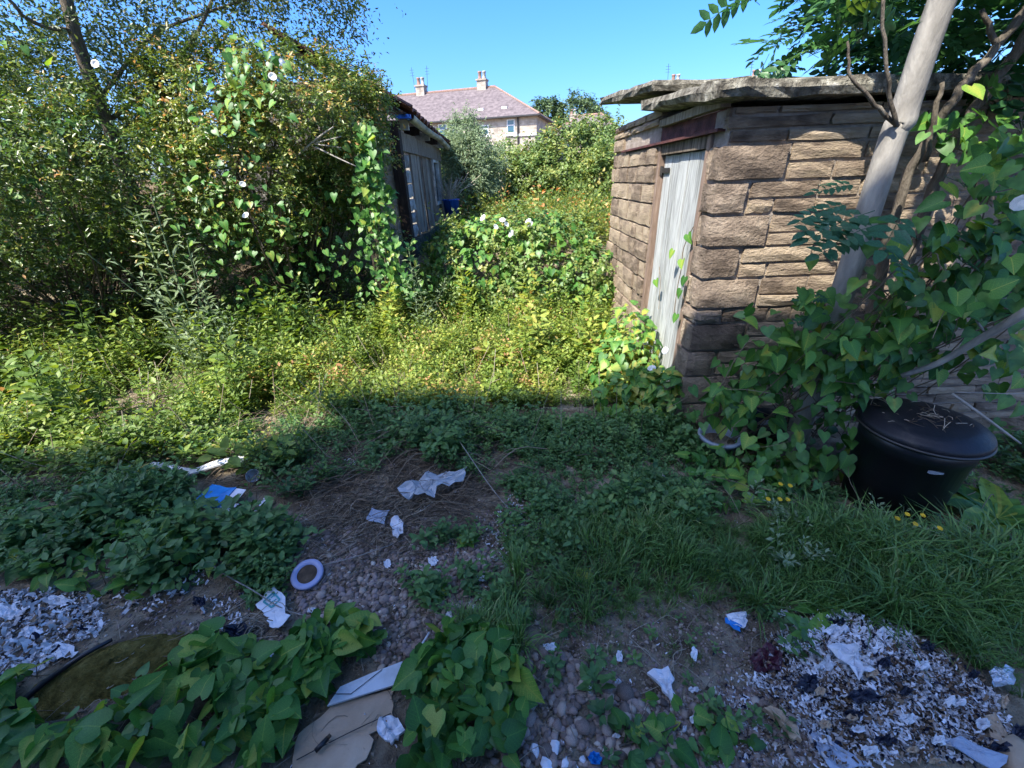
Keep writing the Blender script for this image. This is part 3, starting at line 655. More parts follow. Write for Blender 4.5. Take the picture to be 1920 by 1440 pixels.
# ------------------------------------------------------------------ foliage
def inside(P, ells, k):
    m = np.zeros(len(P), bool)
    for c, r in ells: m |= (((P - np.array(c)) / np.array(r)) ** 2).sum(1) < k * k
    return m
def shrub_leaves(b, ells, ncl, per, ls, tmpl, crad, base=.45, var=.12, tip=.25, back=.3, inner=.62, core=.6, up=.7, dark=0.0):
    """leaves on short twigs around clump centres spread through the outer volume of ellipsoids"""
    area = np.array([r[0] * r[1] + r[1] * r[2] + r[0] * r[2] for c, r in ells]); cnt = np.maximum(1, (ncl * area / area.sum()).astype(int))
    for (c, r), n in zip(ells, cnt):
        d = unit(RNG.normal(size=(n * 2, 3))); d = d[(d[:, 1] < .35) | (RNG.random(len(d)) < back)][:n]; n = len(d)
        f = RNG.uniform(inner ** 3, 1.06, n) ** (1 / 3)
        wobble = 1 + .16 * np.sin(d[:, 0] * 5 + c[0] * 7) * np.sin(d[:, 2] * 6 + c[1] * 3) + .07 * RNG.normal(size=n)
        P = np.array(c) + d * np.array(r) * (f * wobble)[:, None]
        others = [e for e in ells if e[0] is not c]
        if others: k = ~inside(P, others, core); P = P[k]; d = d[k]; n = len(P)
        K = 5; L = max(1, per // K)
        td = unit(d[:, None] * .6 + RNG.normal(size=(n, K, 3)) * .75 + [0, 0, .25])
        tl = crad * RNG.uniform(.5, 1.35, (n, K))
        t = (np.arange(L) + .5) / L + RNG.uniform(-.2, .2, (n, K, L)) / L
        Q = P[:, None, None] + td[:, :, None] * (tl[:, :, None] * t)[..., None] + RNG.normal(size=(n, K, L, 3)) * crad * .06
        ld = unit(td[:, :, None] * .5 + RNG.normal(size=(n, K, L, 3)) * .7); nn = unit(d[:, None, None] * .45 + np.array([0, 0, up]) + RNG.normal(size=(n, K, L, 3)) * .5)
        cb = base + var * RNG.normal(size=n); ct = np.where(RNG.random(n) < .45, tip, tip * .15)
        rr = cb[:, None, None] + ct[:, None, None] * t ** 2 + RNG.normal(size=(n, K, L)) * .06
        b.add(tmpl, Q.reshape(-1, 3), nn.reshape(-1, 3), ld.reshape(-1, 3), (ls * RNG.uniform(.65, 1.25, n * K * L)), np.clip(rr.ravel(), 0, 1))
def limb(pts, m=5):
    """pixel/depth/radius points -> smooth tube path"""
    Q = spline([[*on_y(x, y, Y), r] for x, y, Y, r in pts], m); return Q[:, :3], Q[:, 3]
def limbs_obj(name, paths, mat, parent, n=9):
    out = []
    for p in paths:
        P, R = limb(p); P = P + RNG.normal(size=P.shape) * .004; V, F = tube(P, R, n); out.append(obj(name, V, F, mat, parent, smooth=True))
    return out
def branches(b, base, tips, r0=.02, rnd=.3, sag=.1):
    for t in tips:
        base = np.array(base, float); t = np.array(t, float); mid = (base + t) / 2 + RNG.normal(size=3) * .12 + [0, 0, sag]
        P = spline([base, mid, t], 4); b.tube(P, np.linspace(r0, r0 * .2, len(P)), rnd + RNG.normal() * .08, 4)
def E(px, py, Y, rx, ry, rz): return (tuple(on_y(px, py, Y)), (rx, ry, rz))

def shrub(name, label, cat, ells, ncl, per, ls, tmpl, crad, mat, foot, group=None, nbr=26, br=.016, **k):
    o = thing(name, label, cat, foot, group=group); b = Batch(); shrub_leaves(b, ells, ncl, per, ls, tmpl, crad, **k)
    c = b.build('foliage', mat, o); tag(c, kind='stuff'); w = Batch()
    tips = [np.array(e[0]) + unit(RNG.normal(size=3)) * np.array(e[1]) * .85 for e in ells for _ in range(max(2, nbr // len(ells)))]
    branches(w, foot, tips, br); w.build('stems', M['twig'], o)
    return o

# tall fine-leaved tree at the side, its crown over the frame
tree = thing('fine_leaved_tree', 'tall fine-leaved tree with slim grey leaning trunk rising from the overgrown shrubs', 'tree', tuple(on_y(290, 640, 4.6) * [1, 1, 0]))
limbs_obj('trunk', [[(300, 640, 4.6, .065), (265, 450, 4.5, .06), (232, 320, 4.4, .055), (185, 190, 4.35, .05), (140, 60, 4.3, .045), (105, -60, 4.3, .04), (60, -200, 4.3, .03)]], M['bark2'], tree)
limbs_obj('branch', [[(200, 230, 4.38, .022), (330, 120, 4.6, .018), (420, -40, 4.9, .012)], [(140, 60, 4.3, .02), (60, 40, 4.0, .014), (-40, -60, 3.8, .01)], [(185, 190, 4.35, .02), (300, 60, 4.9, .015), (560, -30, 5.4, .01)]], M['bark2'], tree, 6)
b = Batch()
shrub_leaves(b, [E(60, 0, 4.6, 1.3, .9, .95), E(330, 40, 5.0, 1.2, .8, .8), E(520, 20, 5.3, .85, .7, .65), E(-250, 120, 4.5, 1.3, .9, 1.3), E(200, -190, 4.8, 1.9, 1.1, .9), E(600, -60, 5.5, .6, .6, .5), E(70, 200, 4.9, .9, .6, .6)], 1500, 40, .042, LEAF, .24, base=.42, var=.16, tip=.32, back=.8, inner=.35, core=.4)
tag(b.build('crown', M['lv_tree'], tree), kind='stuff')

# dense sunlit shrub
shrub('overgrown_shrub', 'dense sunlit shrub with small leaves and orange new tips beside the tumbledown shed', 'shrub',
      [E(575, 235, 4.75, .72, .65, .60), E(470, 330, 4.5, .75, .6, .62), E(640, 330, 4.9, .50, .5, .5), E(400, 210, 4.6, .55, .5, .5), E(680, 200, 5.1, .28, .35, .30)], 1500, 50, .040, LEAF, .17, M['lv_bush'], tuple(on_y(560, 560, 4.9) * [1, 1, 0]), base=.52, var=.13, tip=.42, nbr=60)
# bare twigs showing in a gap of the shrub
w = thing('dead_branch', 'pale forked dead branch sticking out of the sunlit shrub', 'branch', tuple(on_y(560, 300, 4.2)))
for p in ([(555, 295, 4.25, .010), (592, 262, 4.15, .009), (625, 238, 4.1, .005)], [(592, 268, 4.16, .007), (640, 256, 4.1, .004)], [(592, 276, 4.16, .007), (635, 297, 4.08, .006), (668, 312, 4.05, .003)], [(590, 270, 4.16, .006), (640, 277, 4.1, .003)]):
    P, R = limb(p, 4); V, F = tube(P, R, 6); obj('twig', V, F, M['bark'], w, smooth=True)
# shrubs along the side
shrub('side_shrub', 'mid-green twiggy shrub around the slim grey trunk', 'shrub', [E(250, 320, 4.3, .85, .6, .65), E(100, 300, 4.1, .9, .6, .7), E(-140, 330, 3.9, .9, .7, .9), E(330, 430, 4.4, .7, .5, .5), E(60, 420, 4.3, 1.0, .5, .55), E(-60, 250, 5.3, 1.6, .5, .9), E(180, 200, 5.3, 1.0, .5, .7), E(-400, 300, 4.2, 1.0, .8, 1.2)], 1900, 50, .042, LEAF, .19, M['lv_bush'], tuple(on_y(180, 620, 4.4) * [1, 1, 0]), base=.36, var=.14, tip=.38, nbr=70)
shrub('dark_thicket', 'dark twiggy thicket of bare stems under the side shrubs', 'shrub', [E(120, 540, 4.5, 1.3, .5, .55), E(420, 530, 4.7, 1.0, .5, .55), E(640, 480, 5.0, .7, .45, .65), E(-150, 540, 4.2, .9, .6, .6), E(700, 560, 4.9, .35, .3, .3)], 900, 45, .040, LEAF, .18, M['lv_bush'], tuple(on_y(380, 620, 4.9) * [1, 1, 0]), base=.25, var=.12, tip=.2, nbr=170, br=.012)

shrub('boundary_hedge', 'dark boundary hedge filling the gap behind the side shrubs', 'hedge', [((-8.5, 6.2, 1.2), (1.6, .5, 1.3)), ((-6.3, 6.1, 1.2), (1.6, .5, 1.2)), ((-4.2, 6.0, 1.2), (1.5, .5, 1.25)), ((-2.9, 6.0, 1.3), (.9, .4, 1.0)), ((-5.5, 5.6, 2.2), (1.3, .4, .5)), ((-7.4, 5.0, .9), (1.3, .6, 1.0))], 800, 45, .065, LEAFW, .24, M['lv_bush'], (-5.0, 6.1, .4), base=.3, var=.14, tip=.2, nbr=20)
# ------------------------------------------------------------------ bindweed: single leaves as parts, the rest as one mass
LEAF_ME = []
for i, h in enumerate(HEARTS):
    v, f, r = h; L_, = (place(h, (0, 0, 0), (0, 0, 1), (1, 0, 0), 1.0),); me = mesh_np('leaf', v, f, r, True); me.materials.append(M['lv_bind_o']); LEAF_ME.append(me)
def flower_mesh():
    g = G().lathe([(.10, -1.3), (.13, -.9), (.28, -.45), (.62, -.12), (.88, .02), (1.0, .0)], 10); g.add([(0, 0, -.3)] + [(.42 * math.cos(k * .628), .42 * math.sin(k * .628), -.29) for k in range(10)], [(0, k + 1, (k + 1) % 10 + 1) for k in range(10)])
    me = bpy.data.meshes.new('flower'); me.from_pydata(g.V, [], g.F); me.polygons.foreach_set('use_smooth', np.ones(len(g.F), bool)); me.materials.append(M['petal']); return me
FLOWER = flower_mesh()
def frame(n, d):
    n = unit(np.array(n, float)); y = unit(np.cross(n, np.array(d, float))); x = np.cross(y, n); return Matrix(((x[0], y[0], n[0]), (x[1], y[1], n[1]), (x[2], y[2], n[2])))
def single(name, me, parent, p, n, d, s):
    o = put(bpy.data.objects.new(name, me), parent); m = frame(n, d).to_4x4() @ Matrix.Scale(s, 4); m.translation = Vector(np.array(p) - np.array(parent.location)); o.matrix_local = m; return o
def flowers(parent, pix, Y, s=.034):
    for px, py in pix: single('flower', FLOWER, parent, on_y(px, py, Y), ray(px, py) * -.7 + np.array([RNG.normal() * .7, RNG.normal() * .3, .8]), (1, 0, 0), s * RNG.uniform(.85, 1.15))
def vine(parent, P, N, D, S, nsingle, seed=0, base=.5, stems=None):
    """split leaves: the largest as single parts, the rest joined"""
    order = np.argsort(-S); k = RNG.integers(0, len(HEARTS), len(P)); b = Batch()
    for i in order[:nsingle]: single('leaf', LEAF_ME[k[i]], parent, P[i], N[i], D[i], S[i])
    rest = order[nsingle:]
    for q in range(len(HEARTS)):
        s = rest[k[rest] == q]
        if len(s): b.add(HEARTS[q], P[s], N[s], D[s], S[s], np.clip(base + RNG.normal(size=len(s)) * .18, 0, 1))
    if b.n: tag(b.build('foliage', M['lv_bind'], parent, True), kind='stuff')
def ell_surface(ells, n, front=.1, inner=.85, topbias=0.0):
    P = []; N = []; area = np.array([r[0] * r[2] for c, r in ells]); cnt = (n * area / area.sum()).astype(int)
    for (c, r), m in zip(ells, cnt):
        d = unit(RNG.normal(size=(m * 3, 3)) + [0, 0, topbias]); d = d[d[:, 1] < front][:m]; q = np.array(c) + d * np.array(r) * RNG.uniform(inner, 1.05, (len(d), 1)); k = ~inside(q, [e for e in ells if e[0] is not c], .8); P.append(q[k]); N.append(d[k])
    return np.vstack(P), np.vstack(N)
def drape(n): return unit(n * .8 + [0, -.25, .55] + RNG.normal(size=n.shape) * .38), unit(n * .3 + [0, 0, -.75] + RNG.normal(size=n.shape) * .5)

# curtain of bindweed at the shrub's edge
cur = thing('bindweed_curtain', 'long curtain of hanging heart-shaped bindweed leaves down the edge of the sunlit shrub', 'vine', tuple(on_y(740, 560, 4.4)))
path = spline([[676, 240, 22], [692, 320, 28], [704, 400, 34], [722, 480, 44], [748, 560, 50]], 10); P = []
for i in range(520):
    q = path[RNG.integers(0, len(path))]; P.append(on_y(q[0] + RNG.normal() * q[2] * .55, q[1] + RNG.normal() * 10, 4.35 + RNG.normal() * .12))
P = np.array(P); N, D = drape(np.tile([.2, -.8, .2], (len(P), 1))); vine(cur, P, N, D, .062 * RNG.uniform(.6, 1.35, len(P)), 230, base=.62)
b = Batch()
for i in range(14):
    x = 672 + RNG.normal() * 12; Q = [on_y(x + k * 14 + RNG.normal() * 8, 235 + k * 80, 4.38) for k in range(5)]; b.tube(spline(Q, 3), .003, .6, 3)
b.build('stem', M['twig'], cur)
scat = thing('climbing_bindweed', 'bindweed with white trumpet flowers climbing over the shrubs beside the slim trunk', 'vine', tuple(on_y(420, 420, 4.0)))
P = []
for cx, cy, n, sx, sy in ((455, 150, 60, 40, 40), (130, 230, 40, 90, 60), (60, 330, 50, 60, 50), (430, 260, 50, 50, 60), (390, 420, 60, 40, 60), (470, 420, 60, 60, 50), (60, 260, 20, 50, 90), (560, 480, 120, 90, 50), (500, 560, 90, 90, 40)):
    for _ in range(n): P.append(on_y(cx + RNG.normal() * sx, cy + RNG.normal() * sy, 3.95 + RNG.normal() * .15 + (.35 if cy > 450 else 0)))
P = np.array(P); N, D = drape(np.tile([.05, -.8, .3], (len(P), 1))); vine(scat, P, N, D, .058 * RNG.uniform(.6, 1.35, len(P)), 220, base=.5)
flowers(scat, [(511, 143), (530, 118), (178, 119), (460, 403), (455, 345)], 3.85, .028)

# mound of bindweed between the sheds
mells = [((-.25, 5.1, .55), (.72, .55, .66)), ((.42, 5.05, .62), (.70, .55, .62)), ((.95, 4.75, .45), (.40, .45, .48)), ((-.75, 5.2, .35), (.4, .4, .5)), ((.1, 4.85, .25), (1.1, .4, .35))]
mound = thing('bindweed_mound', 'sunlit mound of bindweed with pale flowers smothering the step between the two sheds', 'vine', (.2, 5.0, 0))
P, N = ell_surface(mells, 3400, .25, .8); P[:, 2] = np.maximum(P[:, 2], gh(P[:, 0], P[:, 1]) + .03); N, D = drape(N); vine(mound, P, N, D, .064 * RNG.uniform(.55, 1.4, len(P)), 260, base=.66)
flowers(mound, [(905, 408), (942, 412), (950, 420), (990, 415), (993, 420), (958, 438), (930, 425)], 4.6, .036)
b = Batch(); shrub_leaves(b, mells, 620, 40, .05, LEAFW, .16, base=.55, tip=.2, inner=.72)
tag(b.build('undergrowth', M['lv_far'], mound), kind='stuff')

# ------------------------------------------------------------------ weeds
def poly_world(pix): return np.array([on_z(x, y)[:2] for x, y in pix])
def in_poly(P, poly):
    x, y = P[:, 0], P[:, 1]; c = np.zeros(len(P), bool); j = len(poly) - 1
    for i in range(len(poly)):
        xi, yi = poly[i]; xj, yj = poly[j]; c ^= ((yi > y) != (yj > y)) & (x < (xj - xi) * (y - yi) / (yj - yi + 1e-12) + xi); j = i
    return c
def sample_poly(poly, n):
    lo, hi = poly.min(0), poly.max(0); out = []
    while sum(map(len, out)) < n:
        q = RNG.uniform(lo, hi, (n * 2, 2)); out.append(q[in_poly(q, poly)])
    return np.vstack(out)[:n]
def patchy(Q, sc=2.2, lo=-.3): return Q[(np.sin(Q[:, 0] * sc * 2.1 + 1.3 * np.sin(Q[:, 1] * sc)) + np.sin(Q[:, 1] * sc * 1.7 + np.sin(Q[:, 0] * sc * 1.4)) + RNG.normal(size=len(Q)) * .5) > lo * 2]
CLEAR = [(412, 945, .15), (300, 888, .09), (350, 893, .10), (400, 886, .10), (450, 876, .10), (580, 1087, .10), (515, 1150, .10), (815, 920, .16), (715, 980, .09), (745, 1000, .08), (430, 1020, .06), (480, 905, .06), (500, 948, .05), (690, 1290, .12), (640, 1370, .14), (600, 1420, .12), (215, 1245, .13), (280, 1215, .12), (140, 1290, .11), (735, 1375, .07), (1375, 1172, .07), (1432, 1247, .09), (1868, 985, .14)]
CLEAR = [(*on_z(x, y)[:2], r) for x, y, r in CLEAR]; CLEAR += [(x * .93, y * .93, r * .9) for x, y, r in CLEAR]
def keep(Q):
    m = np.ones(len(Q), bool)
    for x, y, r in CLEAR: m &= np.hypot(Q[:, 0] - x, Q[:, 1] - y) > r
    return m
def scatter(b, tmpls, Q, hmin, hmax, base, var, tilt=.2, lift=0.0):
    Q = Q[keep(Q)]; n = len(Q); z = gh(Q[:, 0], Q[:, 1]) - .005 + lift; P = np.column_stack([Q, z]); k = RNG.integers(0, len(tmpls), n)
    pn = np.array([mnoise.noise((x * 1.9, y * 1.9, 3.3)) + .6 * mnoise.noise((x * 5.1, y * 5.1, 7.7)) for x, y in Q]); h = RNG.uniform(hmin, hmax, n) * np.clip(1 + 1.1 * pn, .4, 1.6); N = np.array([0, 0, 1]) + RNG.normal(size=(n, 3)) * tilt; a = RNG.uniform(0, 6.28, n); D = np.column_stack([np.cos(a), np.sin(a), 0 * a])
    r = np.clip(base + .35 * np.array([mnoise.noise((x * 2.7, y * 2.7, 11.0)) for x, y in Q]) + RNG.normal(size=n) * var, 0, 1)
    for q, t in enumerate(tmpls):
        s = k == q; b.add(t, P[s], N[s], D[s], h[s], r[s])
W_SMALL = [weed(24, .17, .6, .62, lean=.5) for _ in range(8)]
W_TALL = [weed(26, .11, .4, .4, lean=.25) for _ in range(5)]
W_LOW = [weed(12, .5, .8, .6, lean=.5, t=OVAL) for _ in range(5)]
W_NET = [weed(26, .20, .4, .5, lean=.15, t=OVAL) for _ in range(5)]
W_DRY = [join([strip([(0, 0, 0), (RNG.normal() * .2, RNG.normal() * .2, .5), (RNG.normal() * .4, RNG.normal() * .4, 1)], .006, 0) for _ in range(4)]) for _ in range(4)]

b = Batch()
Q = RNG.uniform((-2.3, 2.75), (1.05, 4.9), (4500, 2)); scatter(b, W_SMALL, Q, .09, .24, .52, .16)
Q = RNG.uniform((-2.1, 3.5), (1.0, 4.9), (260, 2)); scatter(b, W_TALL, Q, .2, .42, .45, .15)
Q = RNG.uniform((-.2, 2.75), (1.1, 3.9), (600, 2)); scatter(b, W_LOW, Q, .08, .2, .45, .12)
for cx, cy, n in ((-.9, 4.5, 26), (-.3, 4.35, 20), (.5, 4.3, 18), (-1.3, 4.2, 20), (.2, 3.6, 8), (.75, 3.7, 14)):
    scatter(b, W_NET, np.column_stack([cx + RNG.normal(size=n) * .2, cy + RNG.normal(size=n) * .15]), .22, .45, .5, .14, .12)
tag(b.build('sunny_weeds', M['lv_weed']), 'low sunlit yellow-green weeds carpeting the ground between the shrubs and the outhouse', 'weeds', kind='stuff')
b = Batch()
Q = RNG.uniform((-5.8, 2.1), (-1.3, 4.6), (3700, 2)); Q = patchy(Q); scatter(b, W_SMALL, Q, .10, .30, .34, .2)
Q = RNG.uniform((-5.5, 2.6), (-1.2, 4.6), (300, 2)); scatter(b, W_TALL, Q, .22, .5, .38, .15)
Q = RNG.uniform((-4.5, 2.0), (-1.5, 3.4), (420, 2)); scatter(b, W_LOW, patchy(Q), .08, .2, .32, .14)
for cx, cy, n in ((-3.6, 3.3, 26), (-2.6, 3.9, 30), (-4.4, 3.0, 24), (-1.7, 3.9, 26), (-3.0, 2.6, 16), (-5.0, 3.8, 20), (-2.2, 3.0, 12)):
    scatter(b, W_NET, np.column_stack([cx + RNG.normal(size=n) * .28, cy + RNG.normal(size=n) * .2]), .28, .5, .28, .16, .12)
tag(b.build('tangled_weeds', M['lv_weed']), 'tangled weeds and nettles in broken sun below the side shrubs', 'weeds', kind='stuff')
# far weedy field
b = Batch()
shedfree = lambda Q: Q[~((Q[:, 0] < -.5 + (Q[:, 1] - 6) * .02) & (Q[:, 1] < 8.7))]
Q = shedfree(RNG.uniform((-1.2, 5.6), (4.2, 12), (3000, 2))); scatter(b, W_SMALL, Q, .20, .46, .46, .2)
Q = shedfree(RNG.uniform((-1.0, 5.8), (3.6, 11), (700, 2))); scatter(b, W_TALL, Q, .35, .6, .50, .2)
scatter(b, W_SMALL, RNG.uniform((-1.15, 5.5), (-.4, 8.7), (420, 2)), .08, .22, .3, .15); scatter(b, W_LOW, RNG.uniform((-1.15, 5.4), (-.3, 7.5), (160, 2)), .08, .2, .3, .15)
tag(b.build('field_weeds', M['lv_field']), 'yellow-green rough field of weeds with rusty dock heads beyond the bindweed mound', 'weeds', kind='stuff')

# tall leafy stems
for i, (px, Y, h) in enumerate([(352, 3.5, 1.45), (372, 3.45, 1.55), (395, 3.55, 1.2), (330, 3.4, .95), (415, 3.35, .9), (430, 3.3, .75), (790, 4.1, .95), (806, 4.15, .8), (600, 3.9, .7)]):
    p = on_y(px, 640, Y); p[2] = gh(p[0], p[1]); lab = 'tall pale-green willowherb stem with narrow leaves standing before the dark thicket' if i < 6 else 'narrow-leaved willowherb stem standing beside the bindweed mound' if i < 8 else 'lone narrow-leaved willowherb between the curtain of bindweed and the sunny weeds'; o = thing('willowherb', lab, 'plant', tuple(p), group='willowherb stems before the thicket' if i < 6 else 'willowherb stems by the mound' if i < 8 else None)
    b = Batch(); b.add(weed(46, .11, .2, .3, lean=.12, t=LANCE, stemw=.004), [p], [(0, 0, 1)], [(1, 0, 0)], h, .5); b.add(weed(30, .10, .2, .3, lean=.2, t=LANCE, stemw=.004), [p], [(.15, 0, 1)], [(0, 1, 0)], h * .8, .5); b.build('leaves', M['lv_silver'], o)

# ------------------------------------------------------------------ shrubs and trees beyond
shrub('round_shrub', 'pale silvery-green upright shrub against the hipped house', 'shrub', [E(872, 270, 9.6, .36, .4, .50), E(880, 320, 9.3, .6, .5, .6)], 380, 40, .075, LANCE, .24, M['lv_silver'], tuple(on_y(875, 390, 9.4)), base=.4, tip=.3)
for label, ells, base in (('broad yellow-green shrub below the hipped house', [E(960, 325, 11.5, .95, .7, .6), E(920, 340, 11.0, .8, .6, .5), E(1000, 345, 10.8, .8, .6, .5)], .5),
                          ('broad shrub with one dark hollow before the distant houses', [E(1070, 300, 11.0, .9, .7, .75), E(1050, 340, 10.6, .7, .5, .5), E(1130, 300, 11.6, .8, .7, .8)], .48),
                          ('tall yellowish shrub crowding the far corner of the outhouse', [E(1120, 345, 9.6, .5, .5, .6), E(1150, 330, 10, .6, .5, .7), E(1230, 330, 11, 1., .7, .9)], .55),
                          ('mixed green hedge bush just past the tumbledown shed', [E(880, 345, 10.0, .6, .5, .45), E(850, 330, 11.2, .7, .6, .7), E(790, 320, 12, 1., .7, .8)], .42)):
    c0 = ells[0][0]; shrub('garden_shrub', label, 'shrub', ells, 620, 40, .075, OVAL if base < .5 else LEAFW, .26, M['lv_far'], (c0[0], c0[1], float(gh(c0[0], c0[1]))), base=base, var=.15, tip=.25)
for label, px, py, Y, r in (('round-topped distant tree above the cottage roofs', 1082, 222, 80, 3.6), ('smaller distant tree just off the hipped roof corner', 1026, 222, 80, 2.5), ('low distant tree beside the outhouse coping', 1118, 236, 85, 2.4)):
    c = on_y(px, py, Y); z0 = float(gh(c[0], c[1])); t = thing('distant_tree', label, 'tree', (c[0], c[1], z0)); V, F = tube([(c[0], c[1], z0 - .2), (c[0] + .1, c[1], c[2] * .6), (c[0], c[1], c[2])], [.35, .28, .12], 8); obj('trunk', V, F, M['bark2'], t)
    b = Batch(); shrub_leaves(b, [(tuple(c), (r, r, r * .95)), (tuple(c + [r * .6, 0, -r * .5]), (r * .7, r * .7, r * .6)), (tuple(c + [-r * .6, 0, -r * .5]), (r * .7, r * .7, r * .6))], 280, 40, .42, LEAFW, 1.0, base=.5, var=.2); tag(b.build('crown', M['lv_dist'], t), kind='stuff')

# blue tub with dry grass by the shed
bp_ = on_y(848, 405, 8.3); tub = thing('blue_tub', 'blue plastic tub holding dry straw-coloured stalks outside the tumbledown shed', 'tub', tuple(bp_))
G().lathe([(.0, .0), (.12, 0), (.15, .26), (.165, .27), (.165, .29), (.145, .29), (.13, .2), (0, .2)], 20, tuple(bp_)).obj('body', M['blueplastic'], tub, smooth=True)
b = Batch()
for i in range(46):
    d = RNG.normal(size=2) * .22; b.tube([bp_ + [0, 0, .2], bp_ + [d[0] * .4, d[1] * .4, .42], bp_ + [d[0] + .05, d[1], .62 + RNG.normal() * .06]], .004, .95, 3)
tag(b.build('dry_stalks', M['twig'], tub), kind='stuff')

# ------------------------------------------------------------------ pale-trunked tree by the outhouse
ash = thing('pinnate_tree', 'young tree with smooth pale trunk and feathery leaves leaning over the outhouse wall', 'tree', (1.70, 2.05, 0))
Qt = spline([[1.71, 2.05, -.05, .062], [1.70, 2.05, .6, .056], [1.695, 2.05, 1.2, .051], [1.69, 2.05, 1.7, .049], [1.70, 2.045, 1.76, .054], [1.695, 2.04, 1.83, .049], [1.68, 2.02, 2.1, .046], [1.69, 2.0, 2.5, .043], [1.78, 1.95, 3.2, .036]], 5); V, F = tube(Qt[:, :3], Qt[:, 3], 16); obj('trunk', V, F, M['bark'], ash, smooth=True)
limbs_obj('stem', [[(1600, 700, 2.22, .026), (1640, 560, 2.22, .025), (1672, 430, 2.2, .023), (1700, 335, 2.2, .022), (1745, 255, 2.15, .019), (1800, 165, 2.1, .018), (1870, 85, 2.1, .016), (1950, -10, 2.05, .02)],
                   [(1680, 560, 2.3, .028), (1740, 380, 2.3, .027), (1800, 250, 2.28, .025), (1850, 180, 2.25, .024), (1920, 70, 2.2, .022), (2010, -60, 2.1, .028)]], M['bark2'], ash, 10)
limbs_obj('branch', [[(1682, 238, 2.02, .009), (1640, 195, 1.99, .008), (1597, 142, 1.98, .006), (1588, 80, 1.98, .004)], [(1682, 236, 1.99, .009), (1662, 130, 1.97, .007), (1658, -20, 1.95, .006)],
                     [(1735, 300, 2.1, .012), (1752, 220, 2.08, .011), (1770, 150, 2.08, .008)], [(1870, 85, 2.1, .012), (1840, 20, 2.1, .008)]], M['bark2'], ash, 7)
PIN = [pinnate(6, .30, .48), pinnate(5, .34, .5), pinnate(7, .27, .46)]
b = Batch(); cr = [E(1640, 55, 2.7, .50, .45, .26), E(1800, 70, 2.7, .55, .45, .33), E(1925, 130, 2.5, .42, .4, .42), E(1760, -60, 2.6, .8, .6, .35), ((2.2, 1.45, 3.0), (.8, .5, .42)), ((2.5, 1.75, 2.95), (.62, .6, .40)), ((3.1, 1.9, 2.9), (.8, .8, .55)), ((1.95, 2.3, 3.0), (.6, .5, .35)), ((3.6, 2.6, 2.5), (.7, .6, .6))]
for c, r in cr:
    n = int(95 * (r[0] * r[2] / .13) ** .6); d = unit(RNG.normal(size=(n, 3))); P = np.array(c) + d * np.array(r) * RNG.uniform(.4, 1.05, (n, 1)); D = unit(d * .6 + RNG.normal(size=(n, 3)) * .6 + [0, 0, -.25]); N = unit(RNG.normal(size=(n, 3)) * .45 + [0, 0, 1]); k = RNG.integers(0, 3, n)
    for q in range(3): s = k == q; b.add(PIN[q], P[s], N[s], D[s], RNG.uniform(.17, .27, s.sum()), np.clip(.45 + RNG.normal(size=s.sum()) * .2, 0, 1))
tag(b.build('crown', M['lv_ash'], ash), kind='stuff')
PIN_ME = []
for t in PIN: me = mesh_np('leaf', t[0] * 1.15, t[1], t[2]); me.materials.append(M['lv_ash_o']); PIN_ME.append(me)
for px, py, Y, dx, dz, s in ((1640, 395, 1.86, -1, -.1, .26), (1650, 420, 1.82, -.8, -.35, .24), (1600, 380, 1.95, -1, .2, .20), (1620, 440, 1.85, -.9, -.5, .26), (1690, 400, 1.82, -.4, -.6, .24), (1700, 440, 1.84, .7, -.3, .24), (1740, 430, 1.82, 1, -.1, .26), (1780, 450, 1.82, 1, .1, .26), (1660, 460, 1.8, -.3, -.8, .2), (1820, 440, 1.8, 1, -.2, .24), (1560, 590, 1.95, -.8, -.1, .15), (1545, 600, 1.9, -.9, .3, .13), (1560, 560, 1.95, -.5, .5, .14), (1580, 400, 1.9, -.7, -.2, .18), (1610, 345, 2.0, -.9, .4, .16), (1770, 330, 2.0, .9, .1, .2)):
    single('leaf', PIN_ME[RNG.integers(0, 3)], ash, on_y(px, py, Y), (RNG.normal() * .2, -.5, 1), (dx, -.25, dz), s)

# ------------------------------------------------------------------ bindweed over the bins
vb = thing('bindweed_bush', 'large green bindweed tangle with broad heart-shaped leaves over the black bin', 'vine', (1.7, 1.95, 0))
P = []; N0 = []
for cx, cy, Y, sx, sy, n in ((1440, 690, 2.12, 55, 24, 60), (1520, 650, 2.0, 65, 50, 130), (1600, 690, 1.88, 60, 60, 130), (1690, 620, 1.88, 65, 55, 130), (1790, 560, 1.84, 70, 55, 130), (1870, 480, 1.8, 60, 60, 110), (1890, 320, 1.9, 45, 70, 60), (1395, 760, 2.1, 36, 34, 60), (1350, 765, 2.2, 22, 22, 22), (1560, 830, 1.85, 50, 35, 40), (1490, 885, 1.78, 60, 22, 40), (1895, 640, 1.7, 30, 60, 40), (1800, 260, 2.12, 50, 35, 34), (1450, 840, 1.95, 30, 30, 22)):
    for _ in range(n):
        q = on_y(cx + RNG.normal() * sx, cy + RNG.normal() * sy, Y + RNG.normal() * .09); q[2] = max(q[2], .02); q[1] = min(q[1], 2.36) if q[0] > 1.1 else q[1]
        P.append(q)
P = np.array(P); n = len(P); N = unit(np.array([-.1, -.55, .75]) + RNG.normal(size=(n, 3)) * .33); D = unit(np.array([-.35, -.5, -.6]) + RNG.normal(size=(n, 3)) * .45)
vine(vb, P, N, D, .068 * RNG.uniform(.6, 1.3, n), 290, base=.42)
b = Batch()
for i in range(70):
    q = P[RNG.integers(0, n)]; r = P[RNG.integers(0, n)]
    if np.linalg.norm(q - r) < .8: b.tube(spline([[1.7 + RNG.normal() * .2, 2.1, .1], (q + r) / 2 + [0, 0, .05], q], 4), .003, .45, 3)
